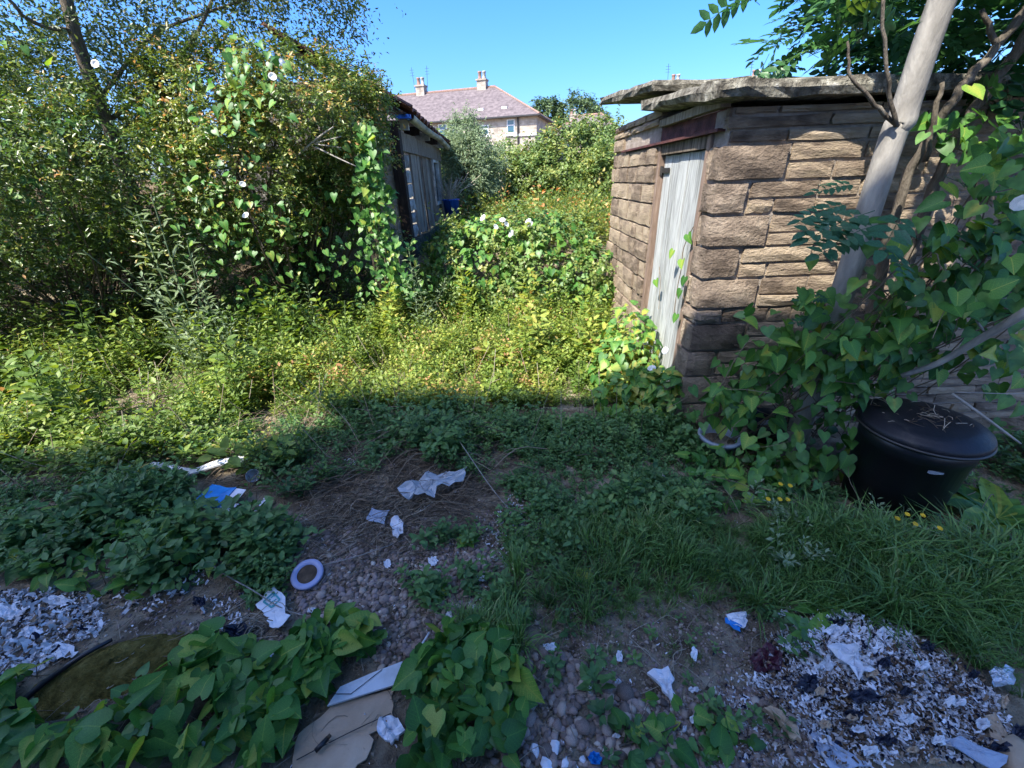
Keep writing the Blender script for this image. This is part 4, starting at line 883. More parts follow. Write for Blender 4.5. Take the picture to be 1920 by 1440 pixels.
for i in range(60):
    q = P[RNG.integers(0, n)]; e_ = RNG.normal(size=3) * .06; b.tube(spline([q, q + e_, q + e_ * 1.6 + RNG.normal(size=3) * .05 - [0, 0, .06]], 3), .0016, .6, 3)
b.build('stem', M['twig'], vb)
flowers(vb, [(1916, 380)], 1.75, .03)
dv = thing('door_bindweed', 'thin strand of bindweed climbing the white plank door', 'vine', (WX, 2.7, .3))
pv_ = [on_x(x, y, WX + .0) for x, y in ((1262, 600), (1270, 540), (1277, 505), (1282, 465), (1300, 425))]
b = Batch(); b.tube(spline(pv_, 4), .003, .45, 4); b.tube(spline([on_x(x, y, WX - .01) for x, y in ((1235, 580), (1238, 530), (1236, 500))], 4), .002, .6, 4); b.build('stem', M['twig'], dv)
for x, y in ((1277, 545), (1280, 488), (1262, 470), (1290, 440), (1230, 525), (1268, 590), (1284, 520)): single('leaf', LEAF_ME[RNG.integers(0, 5)], dv, on_x(x, y, WX - .025), (-1, -.3, .4), (.1, RNG.normal() * .4, -1), .06)
# bindweed at the door's foot
df = thing('doorstep_bindweed', 'bright sunlit bindweed heaped against the foot of the white plank door', 'vine', (1.0, 2.8, 0))
P, N = ell_surface([((.92, 2.95, .22), (.30, .40, .32)), ((.98, 3.15, .3), (.2, .4, .38)), ((.88, 2.65, .12), (.26, .22, .26)), ((1.05, 2.48, .12), (.16, .14, .32))], 620, .5, .75, .4); N, D = drape(N); P[:, 2] = np.maximum(P[:, 2], .03); P[:, 0] = np.where(P[:, 1] > 2.38, np.minimum(P[:, 0], WX - .02), P[:, 0]); vine(df, P, N, D, .058 * RNG.uniform(.6, 1.35, len(P)), 120, base=.8)
flowers(df, [(1247, 657), (1222, 690)], 2.6, .03)

# ------------------------------------------------------------------ bin, pots
bc = np.array([1.98, 1.66, 0.0]); bn = thing('black_lidded_bin', 'round black plastic bin with domed dirty lid under the bindweed', 'bin', tuple(bc))
G().lathe([(.0, .0), (.195, .0), (.207, .2), (.212, .205), (.218, .36), (.222, .362), (.228, .455), (.21, .455), (.0, .45)], 48, tuple(bc)).obj('body', M['black'], bn, smooth=True)
lid = G().lathe([(.232, .438), (.246, .44), (.25, .47), (.243, .486), (.228, .49), (.222, .50), (.17, .515), (.08, .522), (0, .523)], 56, tuple(bc)).obj('lid', M['lidblack'], bn, smooth=True)
G().lathe([(.244, .446), (.255, .449), (.255, .455), (.244, .458)], 56, (0, 0, 0)).obj('rim', M['pipe'], lid, local=True, smooth=True)
for k, (a, h, w) in enumerate(((-2.02, .014, .010), (-1.985, .018, .012), (-1.945, .018, .012), (-1.905, .015, .016), (-1.84, .012, .012), (-1.80, .010, .01))):
    q = bc + [.2185 * math.cos(a), .2185 * math.sin(a), .345]; t = np.array([-math.sin(a), math.cos(a), 0]); o_ = np.array([math.cos(a), math.sin(a), 0]); V = [q + t * sx * w * .5 + np.array([0, 0, sz * h * .5]) + o_ * e for e in (-.006, .0) for sx, sz in ((-1, -1), (1, -1), (1, 1), (-1, 1))]
    obj('worn_lettering', V, [(0, 1, 2, 3), (7, 6, 5, 4), (0, 4, 5, 1), (1, 5, 6, 2), (2, 6, 7, 3), (3, 7, 4, 0)], M['greypot'], bn)
b = Batch()
for i in range(60):
    a = RNG.uniform(0, 6.28); r = RNG.uniform(0, .19); q = bc + [r * math.cos(a), r * math.sin(a), .525 - .025 * (r / .22) ** 2]; d = RNG.normal(size=3) * .02; d[2] = abs(d[2]) * .3; b.tube([q, q + d, q + d * 1.8 + RNG.normal(size=3) * .006], .0016, RNG.choice([.3, .5, 1.0]), 3)
tag(b.build('lid_debris', M['twig'], bn), kind='stuff')
def pot(name, label, c, r0, r1, h, mat, cat):
    o = thing(name, label, cat, tuple(c)); G().lathe([(0, 0), (r0, 0), (r1, h - .02), (r1 + .012, h - .02), (r1 + .012, h), (r1 - .008, h), (r1 - .012, h - .04), (r0 * .9, h * .4), (0, h * .4)], 32, tuple(c)).obj('body', mat, o, smooth=True); return o
pc = on_z(1350, 815, .14); pc[2] = 0; o = pot('grey_plant_pot', 'round grey plastic plant pot at the outhouse corner, bindweed spilling in', pc, .085, .115, .14, M['greypot'], 'pot')
G().lathe([(0, .09), (.1, .09)], 24, tuple(pc)).obj('compost', M['soil'], o)
pc2 = on_z(1445, 785, .18); pc2[2] = 0; pc2[1] = min(pc2[1], 2.24); pot('black_bucket', 'black plastic bucket with a pale slab inside, beside the grey pot', pc2, .10, .135, .18, M['black'], 'bucket')
V, F = rock_box((-.035, -.05, -.008), (.035, .05, .008), div=(2, 2, 1), jit=.001, bev=.002); R_ = Matrix.Rotation(.7, 3, 'Z') @ Matrix.Rotation(-.5, 3, 'X')
o = obj('pale_slab', [np.array(R_ @ Vector(v)) + pc2 + [-.03, -.03, .17] for v in V], F, M['greypot']); tag(o, 'small pale grey slab lying inside the black bucket', 'slab')
def ragged(W):
    out = []; c = W.mean(0); sz = np.linalg.norm(W - c, axis=1).mean()
    for i in range(len(W)):
        for k in range(3): out.append(W[i] + (W[(i + 1) % len(W)] - W[i]) * k / 3 + (np.array([*RNG.normal(size=2), 0]) * sz * .06))
    return np.array(out)
def sheet(name, label, cat, poly, th, mat, lift=.01, crump=.0, group=None, px=True, parent=None, res=9):
    """flat or crumpled sheet with an outline traced on the ground, real thickness"""
    W = np.array([gp(x, y) for x, y in poly]) if px else np.array(poly, float)
    c = W.mean(0); lo, hi = W[:, :2].min(0), W[:, :2].max(0); sd = RNG.uniform(0, 20, 4)
    ring = ragged(W) if crump else W; V = []; F = []; m = len(ring); nr = 4
    for k in range(nr + 1):
        t = 1 - k / nr
        for q in ring: V.append(c + (q - c) * t)
    V = np.array(V); V[:, 2] = c[2] + lift + (V[:, 2] - c[2]) * .5
    s = 1 / max(hi - lo)
    V[:, 2] += crump * (np.sin((V[:, 0] - c[0]) * s * 11 + sd[0]) * np.sin((V[:, 1] - c[1]) * s * 13 + sd[1]) + .6 * np.sin((V[:, 0] + V[:, 1]) * s * 17 + sd[2]) + RNG.normal(size=len(V)) * .35) + crump
    for k in range(nr):
        for i in range(m): F.append((k * m + i, k * m + (i + 1) % m, (k + 1) * m + (i + 1) % m, (k + 1) * m + i))
    nV = len(V); V2 = V - [0, 0, th]; F += [tuple(reversed([j + nV for j in f])) for f in F] + [(i, i + nV, (i + 1) % m + nV, (i + 1) % m) for i in range(m)]
    o = obj(name, np.vstack([V, V2]) - c, F, mat, local=True); o.location = Vector(c) if parent is None else Vector(c) - parent.location
    if parent is not None: o.parent = parent
    else: tag(o, label, cat, group)
    return o
M['cardboard'] = surf('wet_cardboard', [(.3, (.34, .24, .15)), (.6, (.48, .36, .25)), (.8, (.56, .44, .32))], 5, .9, .3, 40)
M['whitepanel'] = surf('dirty_white_panel', [(.25, (.28, .30, .30)), (.45, (.55, .58, .60)), (.7, (.72, .75, .78))], 4, .5, .15, 30)
M['bluecard'] = surf('blue_print_card', [(.35, (.012, .16, .48)), (.6, (.02, .24, .62)), (.8, (.10, .36, .72))], 12, .4, .1, 30)
M['lilac'] = plain('lilac_plastic', (.30, .33, .50), .4)
M['brownfill'] = surf('muddy_fill', [(.3, (.04, .026, .016)), (.6, (.11, .075, .045)), (.8, (.2, .15, .1))], 14, .8, .5, 50)
M['teal'] = plain('teal_print', (.06, .33, .36), .6)
M['burgundy'] = surf('burgundy_film', [(.3, (.035, .006, .014)), (.6, (.075, .014, .028)), (.8, (.14, .05, .06))], 14, .3, .5, 40, spec=.6)
M['navy'] = surf('navy_film', [(.3, (.006, .008, .016)), (.6, (.014, .02, .045)), (.8, (.05, .07, .13))], 14, .35, .5, 40, spec=.5)
M['silver'] = surf('silver_film', [(.3, (.35, .38, .42)), (.7, (.7, .73, .77))], 9, .25, .6, 30, metal=.6)
M['bluegrey'] = surf('blue_grey_sheet', [(.3, (.24, .28, .35)), (.7, (.42, .47, .55))], 6, .6, .3, 30)
M['green'] = plain('green_plastic', (.01, .16, .09), .2, .6)
def film(name, c, alpha):
    m = plain(name, c, .15, .6); B = m.node_tree.nodes['Principled BSDF']; B.inputs['Alpha'].default_value = alpha; return m
M['film'] = film('clear_film', (.62, .68, .74), .42)

# ------------------------------------------------------------------ ground cover in the shade
def pts(poly, n, patch=None):
    Q = sample_poly(poly_world(poly), n); return Q if patch is None else patchy(Q, 5.0, patch)
COVER_A = [(420, 800), (700, 770), (1000, 785), (1270, 790), (1340, 880), (1290, 970), (1050, 985), (960, 935), (880, 905), (760, 890), (640, 905), (480, 970), (380, 905)]
COVER_L = [(0, 880), (300, 890), (430, 990), (560, 1000), (545, 1110), (420, 1095), (330, 1120), (150, 1100), (0, 1070)]
COVER_R = [(940, 960), (1190, 975), (1210, 1060), (1050, 1090), (960, 1060)]
b = Batch()
scatter(b, W_LOW, pts(COVER_A, 1300, -.45), .05, .14, .45, .16); scatter(b, W_SMALL, pts(COVER_A, 900, -.4), .07, .2, .4, .16); scatter(b, W_LOW, pts([(880, 800), (1270, 790), (1340, 880), (1290, 980), (1040, 990), (930, 900)], 700), .05, .12, .45, .16); scatter(b, W_NET, pts([(430, 830), (900, 800), (1280, 810), (1260, 900), (700, 870), (450, 920)], 60), .12, .22, .45, .16)
scatter(b, W_LOW, pts(COVER_L, 750, -.3), .06, .15, .45, .14); scatter(b, W_SMALL, pts(COVER_L, 350, -.2), .08, .2, .4, .14)
scatter(b, W_LOW, pts(COVER_R, 170, -.15), .05, .10, .55, .14)
for poly, n in (([(430, 1040), (520, 1000), (540, 1120), (470, 1130)], 70), ([(860, 1070), (960, 1080), (1000, 1190), (880, 1190)], 34), ([(1290, 1000), (1500, 960), (1700, 1010), (1600, 1080), (1350, 1090)], 130), ([(800, 990), (900, 1000), (880, 1030), (800, 1020)], 18), ([(1000, 1180), (1500, 1150), (1500, 1430), (1100, 1440)], 36), ([(760, 1080), (850, 1090), (850, 1150), (760, 1150)], 18), ([(1250, 830), (1330, 850), (1500, 950), (1300, 980)], 120), ([(1780, 850), (1990, 800), (1990, 1040), (1800, 1010)], 170), ([(1500, 880), (1680, 930), (1700, 1000), (1480, 960)], 70)):
    scatter(b, W_LOW, pts(poly, n), .04, .10, .45, .15)
tag(b.build('ground_cover', M['lv_cover']), 'low leafy ground cover in the shade of the yard', 'ground cover', kind='stuff')
# grass
TUFT = [tuft(16, .013, .6) for _ in range(5)]; TUFT2 = [tuft(14, .014, 1.0, .4) for _ in range(4)]
b = Batch()
for poly, n, h0, h1 in (([(950, 1020), (1180, 960), (1380, 990), (1400, 1100), (1300, 1150), (1050, 1180), (930, 1130)], 420, .06, .14), ([(1330, 990), (1920, 1010), (1920, 1330), (1840, 1270), (1700, 1190), (1560, 1150), (1380, 1140)], 900, .09, .20), ([(860, 1170), (960, 1160), (990, 1240), (870, 1240)], 60, .07, .14), ([(990, 1130), (1350, 1120), (1330, 1250), (1010, 1240)], 130, .025, .06)):
    scatter(b, TUFT if h0 < .07 else TUFT + TUFT2, pts(poly, n), h0, h1, .42, .16)
tag(b.build('grass', M['lv_grass']), 'rough green grass in the shade beside the shredded rubbish', 'grass', kind='stuff')

def ground_hearts(parent, poly, n, size, hmin, hmax, nsingle, base=.42, pile=0.0):
    Q = pts(poly, n); Q = Q[keep(Q)]; n = len(Q); c = Q.mean(0); r = np.abs(Q - c).max(0); e = 1 - (((Q - c) / r) ** 2).sum(1).clip(0, 1)
    z = gh(Q[:, 0], Q[:, 1]) + RNG.uniform(hmin, hmax, n) + pile * e; P = np.column_stack([Q, z]); N = unit(np.array([0, -.25, 1]) + RNG.normal(size=(n, 3)) * .5); a = RNG.uniform(0, 6.28, n); D = np.column_stack([np.cos(a), np.sin(a) - .4, -.25 + 0 * a]); S = size * RNG.uniform(.4, 1.25, n)
    vine(parent, P, N, D, S, nsingle, base=base)
    w = Batch()
    for i in range(0, n, 2): w.tube([P[i] - [RNG.normal() * .02, RNG.normal() * .02, z[i] - gh(*Q[i])], P[i]], .0015, .4, 3)
    tag(w.build('stalks', M['twig'], parent), kind='stuff')
for label, poly, n, size, h0, h1, ns, pile in (
    ('broad carpet of bindweed leaves around the moss cushion', [(-60, 1440), (-60, 1290), (150, 1270), (250, 1300), (340, 1215), (430, 1205), (560, 1250), (625, 1310), (560, 1440)], 400, .080, .015, .10, 260, .03),
    ('bindweed patch spread between the blue carton and the white rubbish', [(0, 1000), (240, 955), (390, 965), (425, 1060), (260, 1140), (100, 1110), (0, 1060)], 280, .062, .02, .10, 160, .03),
    ('bindweed clump beside the round lilac lid and the torn white carton', [(545, 1200), (640, 1165), (725, 1195), (705, 1265), (600, 1320), (530, 1290)], 150, .075, .02, .10, 90, .03),
    ('thick heap of bindweed leaves between the cardboard and the pebbles', [(765, 1280), (850, 1190), (960, 1215), (990, 1300), (965, 1440), (745, 1450), (740, 1390)], 230, .076, .02, .12, 170, .05),
    ('few bindweed leaves creeping over bare dirt near the white fluff', [(1150, 1330), (1250, 1300), (1420, 1390), (1400, 1440), (1180, 1440)], 44, .06, .01, .05, 30, 0),
    ('bindweed straggle before the grey plant pot and black bucket', [(1290, 860), (1480, 850), (1520, 930), (1330, 970), (1250, 930)], 130, .070, .02, .12, 70, .03)):
    c = on_z(*np.mean(poly, 0)); o = thing('ground_bindweed', label, 'vine', tuple(c)); ground_hearts(o, poly, n, size, h0, h1, ns, pile=pile)

# single leafy plants
def rosette(label, px, py, n, ll, w, mat, up=.5, name='dock_plant'):
    c = gp(px, py); o = thing(name, label, 'plant', tuple(c)); a0 = RNG.uniform(0, 6)
    for i in range(n):
        a = a0 + i * 2.4; d = np.array([math.cos(a), math.sin(a), up * RNG.uniform(.3, 1.3)]); v, f, r = place(leaf6(w, .06, .3), (0, 0, 0), np.array([-d[0] * .5, -d[1] * .5, 1]), d, ll * RNG.uniform(.7, 1.15))
        me = mesh_np('leaf', v + [0, 0, .01], f, r, True); me.materials.append(mat); put(bpy.data.objects.new('leaf', me), o)
    return o
rosette('large dock plant with broad pointed leaves beside the black bin', 1868, 975, 15, .27, .40, M['lv_bind_o'], 1.0)
rosette('dock plant with upright wrinkled leaves at the edge of the rubbish heap', 1540, 1150, 8, .14, .42, M['lv_bind_o'], 1.4)
rosette('small upright leafy plant among dead stalks behind the white paper scraps', 878, 1020, 7, .07, .55, M['lv_bind_o'], 1.5, 'seedling')
rosette('pale round-leaved seedling on the grass above the dirt', 1330, 1075, 8, .06, .7, M['lv_bind_o'], .7, 'seedling')
rosette('round-leaved seedling on the edge of the grass by the pebbles', 1095, 1085, 9, .06, .7, M['lv_bind_o'], .6, 'seedling')
rosette('dark serrated leaf plant growing through the shredded rubbish', 1525, 1200, 5, .12, .5, M['lv_bind_o'], .9, 'seedling')
rosette('small strawberry-like plant alone on the pebbles', 812, 1115, 8, .075, .6, M['lv_bind_o'], .8, 'seedling')
for label, px, py, h in (('yellow-flowered weed in the grass nearest the black bucket', 1440, 985, .22), ('yellow-flowered weed in the grass under the black bin', 1660, 1015, .2), ('bluish feathery weed standing in the long grass', 1460, 1060, .2)):
    c = gp(px, py); o = thing('flowering_weed', label, 'plant', tuple(c)); b = Batch()
    for k in range(6): b.add(weed(26, .2, .4, .4, lean=.35), [c + [RNG.normal() * .04, RNG.normal() * .03, 0]], [(RNG.normal() * .25, RNG.normal() * .25, 1)], [(1, 0, 0)], h * RNG.uniform(.7, 1.1), .6)
    b.build('leaves', M['lv_silver'], o)
    if 'yellow' in label:
        for k in range(5): single('flower', FLOWER_Y if 'FLOWER_Y' in globals() else globals().setdefault('FLOWER_Y', (lambda m: (m.materials.clear(), m.materials.append(M['petal_y']), m)[2])(FLOWER.copy())), o, c + [RNG.normal() * .05, RNG.normal() * .05, h * RNG.uniform(.85, 1.1)], (0, -.3, 1), (1, 0, 0), .011)

# ------------------------------------------------------------------ twigs and dead stalks
b = Batch()
def stick(poly, n, l0, l1, r=.0022, zt=.06, r0=.2, r1=.95):
    for x, y in pts(poly, n):
        a = RNG.uniform(0, 6.28) if RNG.random() < .4 else RNG.normal() * .5 + .5; l = RNG.uniform(l0, l1); d = np.array([math.cos(a), math.sin(a)]); z = float(gh(x, y)); h = abs(RNG.normal()) * zt
        Q = [np.array([x, y, z + .006]), np.array([x + d[0] * l * .5 + RNG.normal() * .03, y + d[1] * l * .5 + RNG.normal() * .03, z + .008 + h]), np.array([x + d[0] * l, y + d[1] * l, z + .006 + h * RNG.uniform(0, 1)])]
        b.tube(spline(Q, 3), r * RNG.uniform(.5, 1.4), RNG.uniform(r0, r1), 3)
stick([(440, 800), (900, 780), (920, 930), (760, 990), (560, 1010), (430, 930)], 420, .12, .5, zt=.06, r0=.0, r1=.7)
stick([(600, 850), (900, 850), (930, 960), (800, 1010), (560, 1000)], 900, .05, .2, .0016, .03, .0, .75)
stick([(560, 980), (780, 940), (900, 1010), (700, 1060), (560, 1050)], 420, .06, .22, .0015, .02)
stick([(0, 820), (450, 820), (600, 900), (300, 960), (0, 980)], 260, .12, .45, zt=.08, r0=.1, r1=.8)
stick([(0, 1000), (900, 980), (1500, 1100), (1500, 1440), (0, 1440)], 900, .03, .16, .0012, .012, .3)
stick([(1300, 870), (1800, 900), (1850, 1010), (1350, 1000)], 150, .06, .3, .0018, .05)
stick([(360, 1180), (480, 1170), (480, 1250), (380, 1260)], 70, .08, .2, .0015, .03, .6)
for i in range(360):
    x, y = RNG.uniform((-4.8, 2.1), (.9, 4.2)); z = float(gh(x, y)); d = RNG.normal(size=2) * .18; b.tube([(x, y, z), (x + d[0] * .5, y + d[1] * .5, z + .12), (x + d[0], y + d[1], z + RNG.uniform(.1, .42))], .0022, RNG.uniform(.4, 1), 3)
tag(b.build('dead_stalks', M['twig']), 'tangle of dry brown stalks and twigs lying over the yard', 'twigs', kind='stuff')
b = Batch(); Q = np.vstack([pts([(0, 900), (1900, 900), (1900, 1440), (0, 1440)], 2600), RNG.uniform((-4.5, 2.0), (1.0, 4.2), (1500, 2))]); n = len(Q)
b.add(leaf2(.6, .15, .2), np.column_stack([Q, gh(Q[:, 0], Q[:, 1]) + .006]), np.array([0, 0, 1]) + RNG.normal(size=(n, 3)) * .4, RNG.normal(size=(n, 3)), RNG.uniform(.008, .03, n), np.clip(RNG.normal(size=n) * .2 + .4, 0, 1))
tag(b.build('leaf_litter', M['twig']), 'small brown fallen leaves scattered over the yard', 'leaf litter', kind='stuff')
def rod(name, label, cat, pix, r, mat, lift=.01, group=None):
    Q = np.array([gp(x, y, lift + dz) for x, y, dz in pix]); c = Q[0].copy(); V, F = tube(spline(Q - c, 5), np.linspace(r, r * .6, (len(Q) - 1) * 5 + 1), 7); o = obj(name, V, F, mat, local=True, smooth=True); o.location = c; tag(o, label, cat, group); return o
rod('dry_stem', 'long dry pale stem lying from the green bottle to the torn white carton', 'stem', [(345, 1020, .02), (420, 1085, .04), (480, 1125, .06), (540, 1155, .03), (600, 1165, .01)], .0035, M['bark'])
rod('dry_stem', 'long dry stem lying above the pebbles beside the lilac lid', 'stem', [(590, 1070, .01), (680, 1055, .04), (760, 1020, .02)], .003, M['bark'])
rod('dry_stem', 'long dry stem slanting past the clear plastic film', 'stem', [(865, 860, .12), (930, 940, .05), (1000, 1010, .02)], .003, M['bark'])
rod('dry_stem', 'thin dry stem curving over the bindweed by the moss cushion', 'stem', [(390, 1300, .08), (440, 1325, .09), (490, 1330, .08), (525, 1320, .06)], .003, M['bark'])
rod('white_stick', 'straight white-painted stick lying between the pebbles and cardboard', 'stick', [(762, 1272, .01), (785, 1232, .02), (806, 1192, .01)], .007, M['whitepanel'])
rod('dead_bough', 'dark thin twig lying across the pebbles at the dirt edge', 'stick', [(1160, 1405, .01), (1220, 1385, .01), (1275, 1365, .02)], .004, M['bark2'])
o = thing('dead_bough', 'pale weathered dead bough above the black bin', 'branch', tuple(on_y(1700, 700, 1.7)))
for p in ([(1690, 705, 1.75, .012), (1760, 680, 1.7, .014), (1830, 640, 1.65, .016), (1940, 575, 1.55, .02)], [(1850, 628, 1.64, .006), (1830, 600, 1.66, .004)], [(1785, 738, 1.6, .006), (1850, 785, 1.5, .006), (1914, 832, 1.42, .004)], [(1790, 735, 1.62, .003), (1880, 738, 1.6, .002), (1940, 738, 1.58, .002)]):
    P, R = limb(p, 4); V, F = tube(P, R, 7); obj('branch', V, F, M['bark'], o, smooth=True)

# ------------------------------------------------------------------ pebbles
def pebble_t():
    V = [(1, 0, 0), (-1, 0, 0), (0, 1, 0), (0, -1, 0), (0, 0, 1), (0, 0, -1)]; F = [(0, 2, 4), (2, 1, 4), (1, 3, 4), (3, 0, 4), (2, 0, 5), (1, 2, 5), (3, 1, 5), (0, 3, 5)]; V = [np.array(v, float) for v in V]; F2 = []; mid = {}
    def m(a, b):
        k = (min(a, b), max(a, b))
        if k not in mid: mid[k] = len(V); V.append(unit(V[a] + V[b]))
        return mid[k]
    for a, b_, c in F: x, y, z = m(a, b_), m(b_, c), m(c, a); F2 += [(a, x, z), (b_, y, x), (c, z, y), (x, y, z)]
    v = np.array(V) * [1, .78, .55]; v = v * (1 + RNG.normal(size=(len(v), 1)) * .08); return v, np.array(F2), np.zeros(len(v))
PEB = [pebble_t() for _ in range(5)]
GRAVEL = [([(545, 1020), (640, 980), (800, 975), (940, 1040), (960, 1150), (860, 1270), (720, 1290), (690, 1200), (560, 1150)], 3600, .010, .3), ([(900, 1240), (1050, 1220), (1200, 1300), (1330, 1440), (930, 1440), (880, 1340)], 1000, .0125, .6), ([(440, 1180), (560, 1220), (560, 1280), (440, 1260)], 200, .009, .2), ([(880, 960), (1080, 930), (1150, 1010), (1000, 1080), (890, 1060)], 1100, .007, .2), ([(1180, 1310), (1500, 1280), (1560, 1440), (1250, 1440)], 1700, .007, .3), ([(1000, 1150), (1400, 1130), (1450, 1300), (1050, 1300)], 900, .005, .1), ([(200, 1120), (560, 1100), (560, 1260), (250, 1240)], 500, .006, .1), ([(980, 1130), (1450, 1120), (1500, 1440), (1150, 1440)], 3500, .0032, .1), ([(100, 960), (950, 960), (950, 1300), (100, 1300)], 2500, .0035, .1), ([(560, 880), (900, 890), (940, 1000), (560, 1000)], 900, .006, .1)]
allP = []; 
for poly, n, s, big in GRAVEL:
    Q = pts(poly, n); S = s * np.exp(RNG.normal(size=n) * .33); allP.append(np.column_stack([Q, gh(Q[:, 0], Q[:, 1]) + S * .25, S]))
A = np.vstack(allP); near = A[:, 3] / np.hypot(A[:, 0], np.hypot(A[:, 1], 1.6)); order = np.argsort(-near)
PEB_ME = []
for t in PEB: me = mesh_np('pebble', t[0], t[1], smooth=True); me.materials.append(M['pebble_o']); PEB_ME.append(me)
for i in order[:280]:
    o = put(bpy.data.objects.new('pebble', PEB_ME[RNG.integers(0, 5)]), ground); o.location = A[i, :3]; o.scale = (A[i, 3],) * 3; o.rotation_euler = (RNG.normal() * .25, RNG.normal() * .25, RNG.uniform(0, 6.28))
b = Batch(); rest = A[order[280:]]; k = RNG.integers(0, 5, len(rest)); k[rest[:, 3] < .005] = 5
PEB.append(T_([(1, 0, 0), (-.9, .1, 0), (.1, .8, .1), (-.1, -.75, 0), (0, .05, .6), (0, 0, -.6)], [(0, 2, 4), (2, 1, 4), (1, 3, 4), (3, 0, 4), (2, 0, 5), (1, 2, 5), (3, 1, 5), (0, 3, 5)]))
for q in range(6):
    s = k == q; n = s.sum(); a = RNG.uniform(0, 6.28, n); b.add(PEB[q], rest[s, :3], np.array([0, 0, 1]) + RNG.normal(size=(n, 3)) * .25, np.column_stack([np.cos(a), np.sin(a), 0 * a]), rest[s, 3], np.clip(RNG.normal(size=n) * .22 + .45, 0, 1))
tag(b.build('gravel', M['pebble'], None, True), 'smooth purplish-brown pebbles spread over the yard', 'gravel', kind='stuff')

# ------------------------------------------------------------------ shredded rubbish
def shred():
    P = [np.array([0, 0, 0.0])]
    for i in range(3): P.append(P[-1] + np.array([.33, RNG.normal() * .12, RNG.normal() * .22]))
    w = .3; V = []
    for p in P: V += [p + [RNG.normal() * .06, w * RNG.uniform(.4, 1), RNG.normal() * .12], p - [RNG.normal() * .06, w * RNG.uniform(.4, 1), RNG.normal() * .12]]
    F = []
    for i in range(3): F += [(2 * i, 2 * i + 1, 2 * i + 3), (2 * i, 2 * i + 3, 2 * i + 2)]
    return np.array(V), np.array(F), np.zeros(8)
SHR = [shred() for _ in range(8)]
def shreds(label, zones, name='shredded_rubbish'):
    b = Batch()
    for poly, n, s0, s1, base, var, h in zones:
        Q = pts(poly, n); n = len(Q); k = RNG.integers(0, 8, n); S = np.exp(RNG.uniform(math.log(s0), math.log(s1), n)); P = np.column_stack([Q, gh(Q[:, 0], Q[:, 1]) + .004 + RNG.uniform(0, h, n)])
        patch = .22 * np.sin(Q[:, 0] * 31 + 2 * np.sin(Q[:, 1] * 23)) * np.sin(Q[:, 1] * 37)
        r = np.where(RNG.random(n) < .10, RNG.uniform(0, .1, n), np.clip(base + patch + RNG.normal(size=n) * var, .12, 1))
        for q in range(8): s = k == q; b.add(SHR[q], P[s], np.array([0, 0, 1]) + RNG.normal(size=(s.sum(), 3)) * .55, RNG.normal(size=(s.sum(), 3)), S[s], r[s])
    return tag(b.build(name, M['scrap']), label, 'rubbish', kind='stuff')
HEAP = [(1400, 1290), (1440, 1205), (1530, 1160), (1640, 1165), (1760, 1235), (1850, 1310), (1920, 1440), (1540, 1450), (1480, 1350)]
shreds('heap of shredded white paper mixed with brown and navy scraps', [(HEAP, 9000, .006, .020, .41, .24, .025), ([(1330, 1300), (1420, 1240), (1560, 1440), (1330, 1440)], 900, .006, .018, .34, .2, .006), ([(1520, 1170), (1600, 1165), (1660, 1230), (1600, 1290), (1500, 1280)], 1500, .008, .026, .85, .1, .03)])
shreds('torn white plastic and paper shreds beside the moss cushion', [([(-60, 1120), (90, 1100), (180, 1120), (210, 1180), (80, 1275), (-60, 1280)], 1500, .008, .035, .62, .25, .015), ([(210, 1085), (330, 1060), (400, 1090), (300, 1150), (210, 1150)], 200, .01, .03, .65, .25, .02), ([(380, 1120), (470, 1120), (470, 1180), (380, 1170)], 90, .008, .025, .6, .3, .02), ([(470, 1210), (560, 1210), (540, 1260), (480, 1260)], 120, .008, .028, .8, .15, .02)])
shreds('small white flakes strewn over the pebbles by the ground cover', [([(900, 1000), (960, 930), (1010, 920), (1060, 960), (1000, 1040), (930, 1080)], 520, .006, .02, .55, .2, .01), ([(870, 1080), (910, 1080), (930, 1150), (880, 1150)], 130, .006, .02, .8, .15, .01), ([(1080, 940), (1170, 960), (1150, 1010), (1080, 990)], 130, .006, .018, .6, .2, .01), ([(200, 950), (1500, 950), (1500, 1440), (300, 1440)], 1500, .004, .012, .45, .28, .004)])

# ------------------------------------------------------------------ single pieces of rubbish
def shape(cx, cy, w, h, n=7, ir=.3, rot=0.0):
    return [(cx + w / 2 * math.cos(2 * math.pi * k / n + rot) * RNG.uniform(1 - ir, 1), cy + h / 2 * math.sin(2 * math.pi * k / n + rot) * RNG.uniform(1 - ir, 1)) for k in range(n)]
Q = spline([[285, 885], [325, 892], [365, 895], [410, 886], [462, 872]], 5); up_ = [(x, y - (7 if i > 14 else 5)) for i, (x, y) in enumerate(Q)]; dn = [(x, y + (9 if i > 14 else 5)) for i, (x, y) in enumerate(Q)][::-1]
W = [gp(x, y) for x, y in list(Q)]; g = G(); wd = .028; W = np.array(W); t = unit(np.gradient(W, axis=0)); sd = unit(np.cross(t, [0, 0, 1.0])); V = []; F = []
for i, p in enumerate(W):
    ww = wd * (.75 + .5 * i / len(W)); zz = .05 + .012 * math.sin(i * .5)
    for a, hgt in ((-1, .0), (-1, .012), (1, .012), (1, .0)): V.append(p + sd[i] * a * ww + [0, 0, zz + hgt])
for i in range(len(W) - 1):
    for k in range(4): F.append((i * 4 + k, i * 4 + (k + 1) % 4, i * 4 + 4 + (k + 1) % 4, i * 4 + 4 + k))
F += [(3, 2, 1, 0), tuple(range(len(V) - 4, len(V)))]; o = obj('white_plastic_strip', np.array(V) - W[10], F, M['paper'], local=True, smooth=False); o.location = W[10]; tag(o, 'curved white plastic strip lying on dead stalks below the sunlit weeds', 'plastic strip')
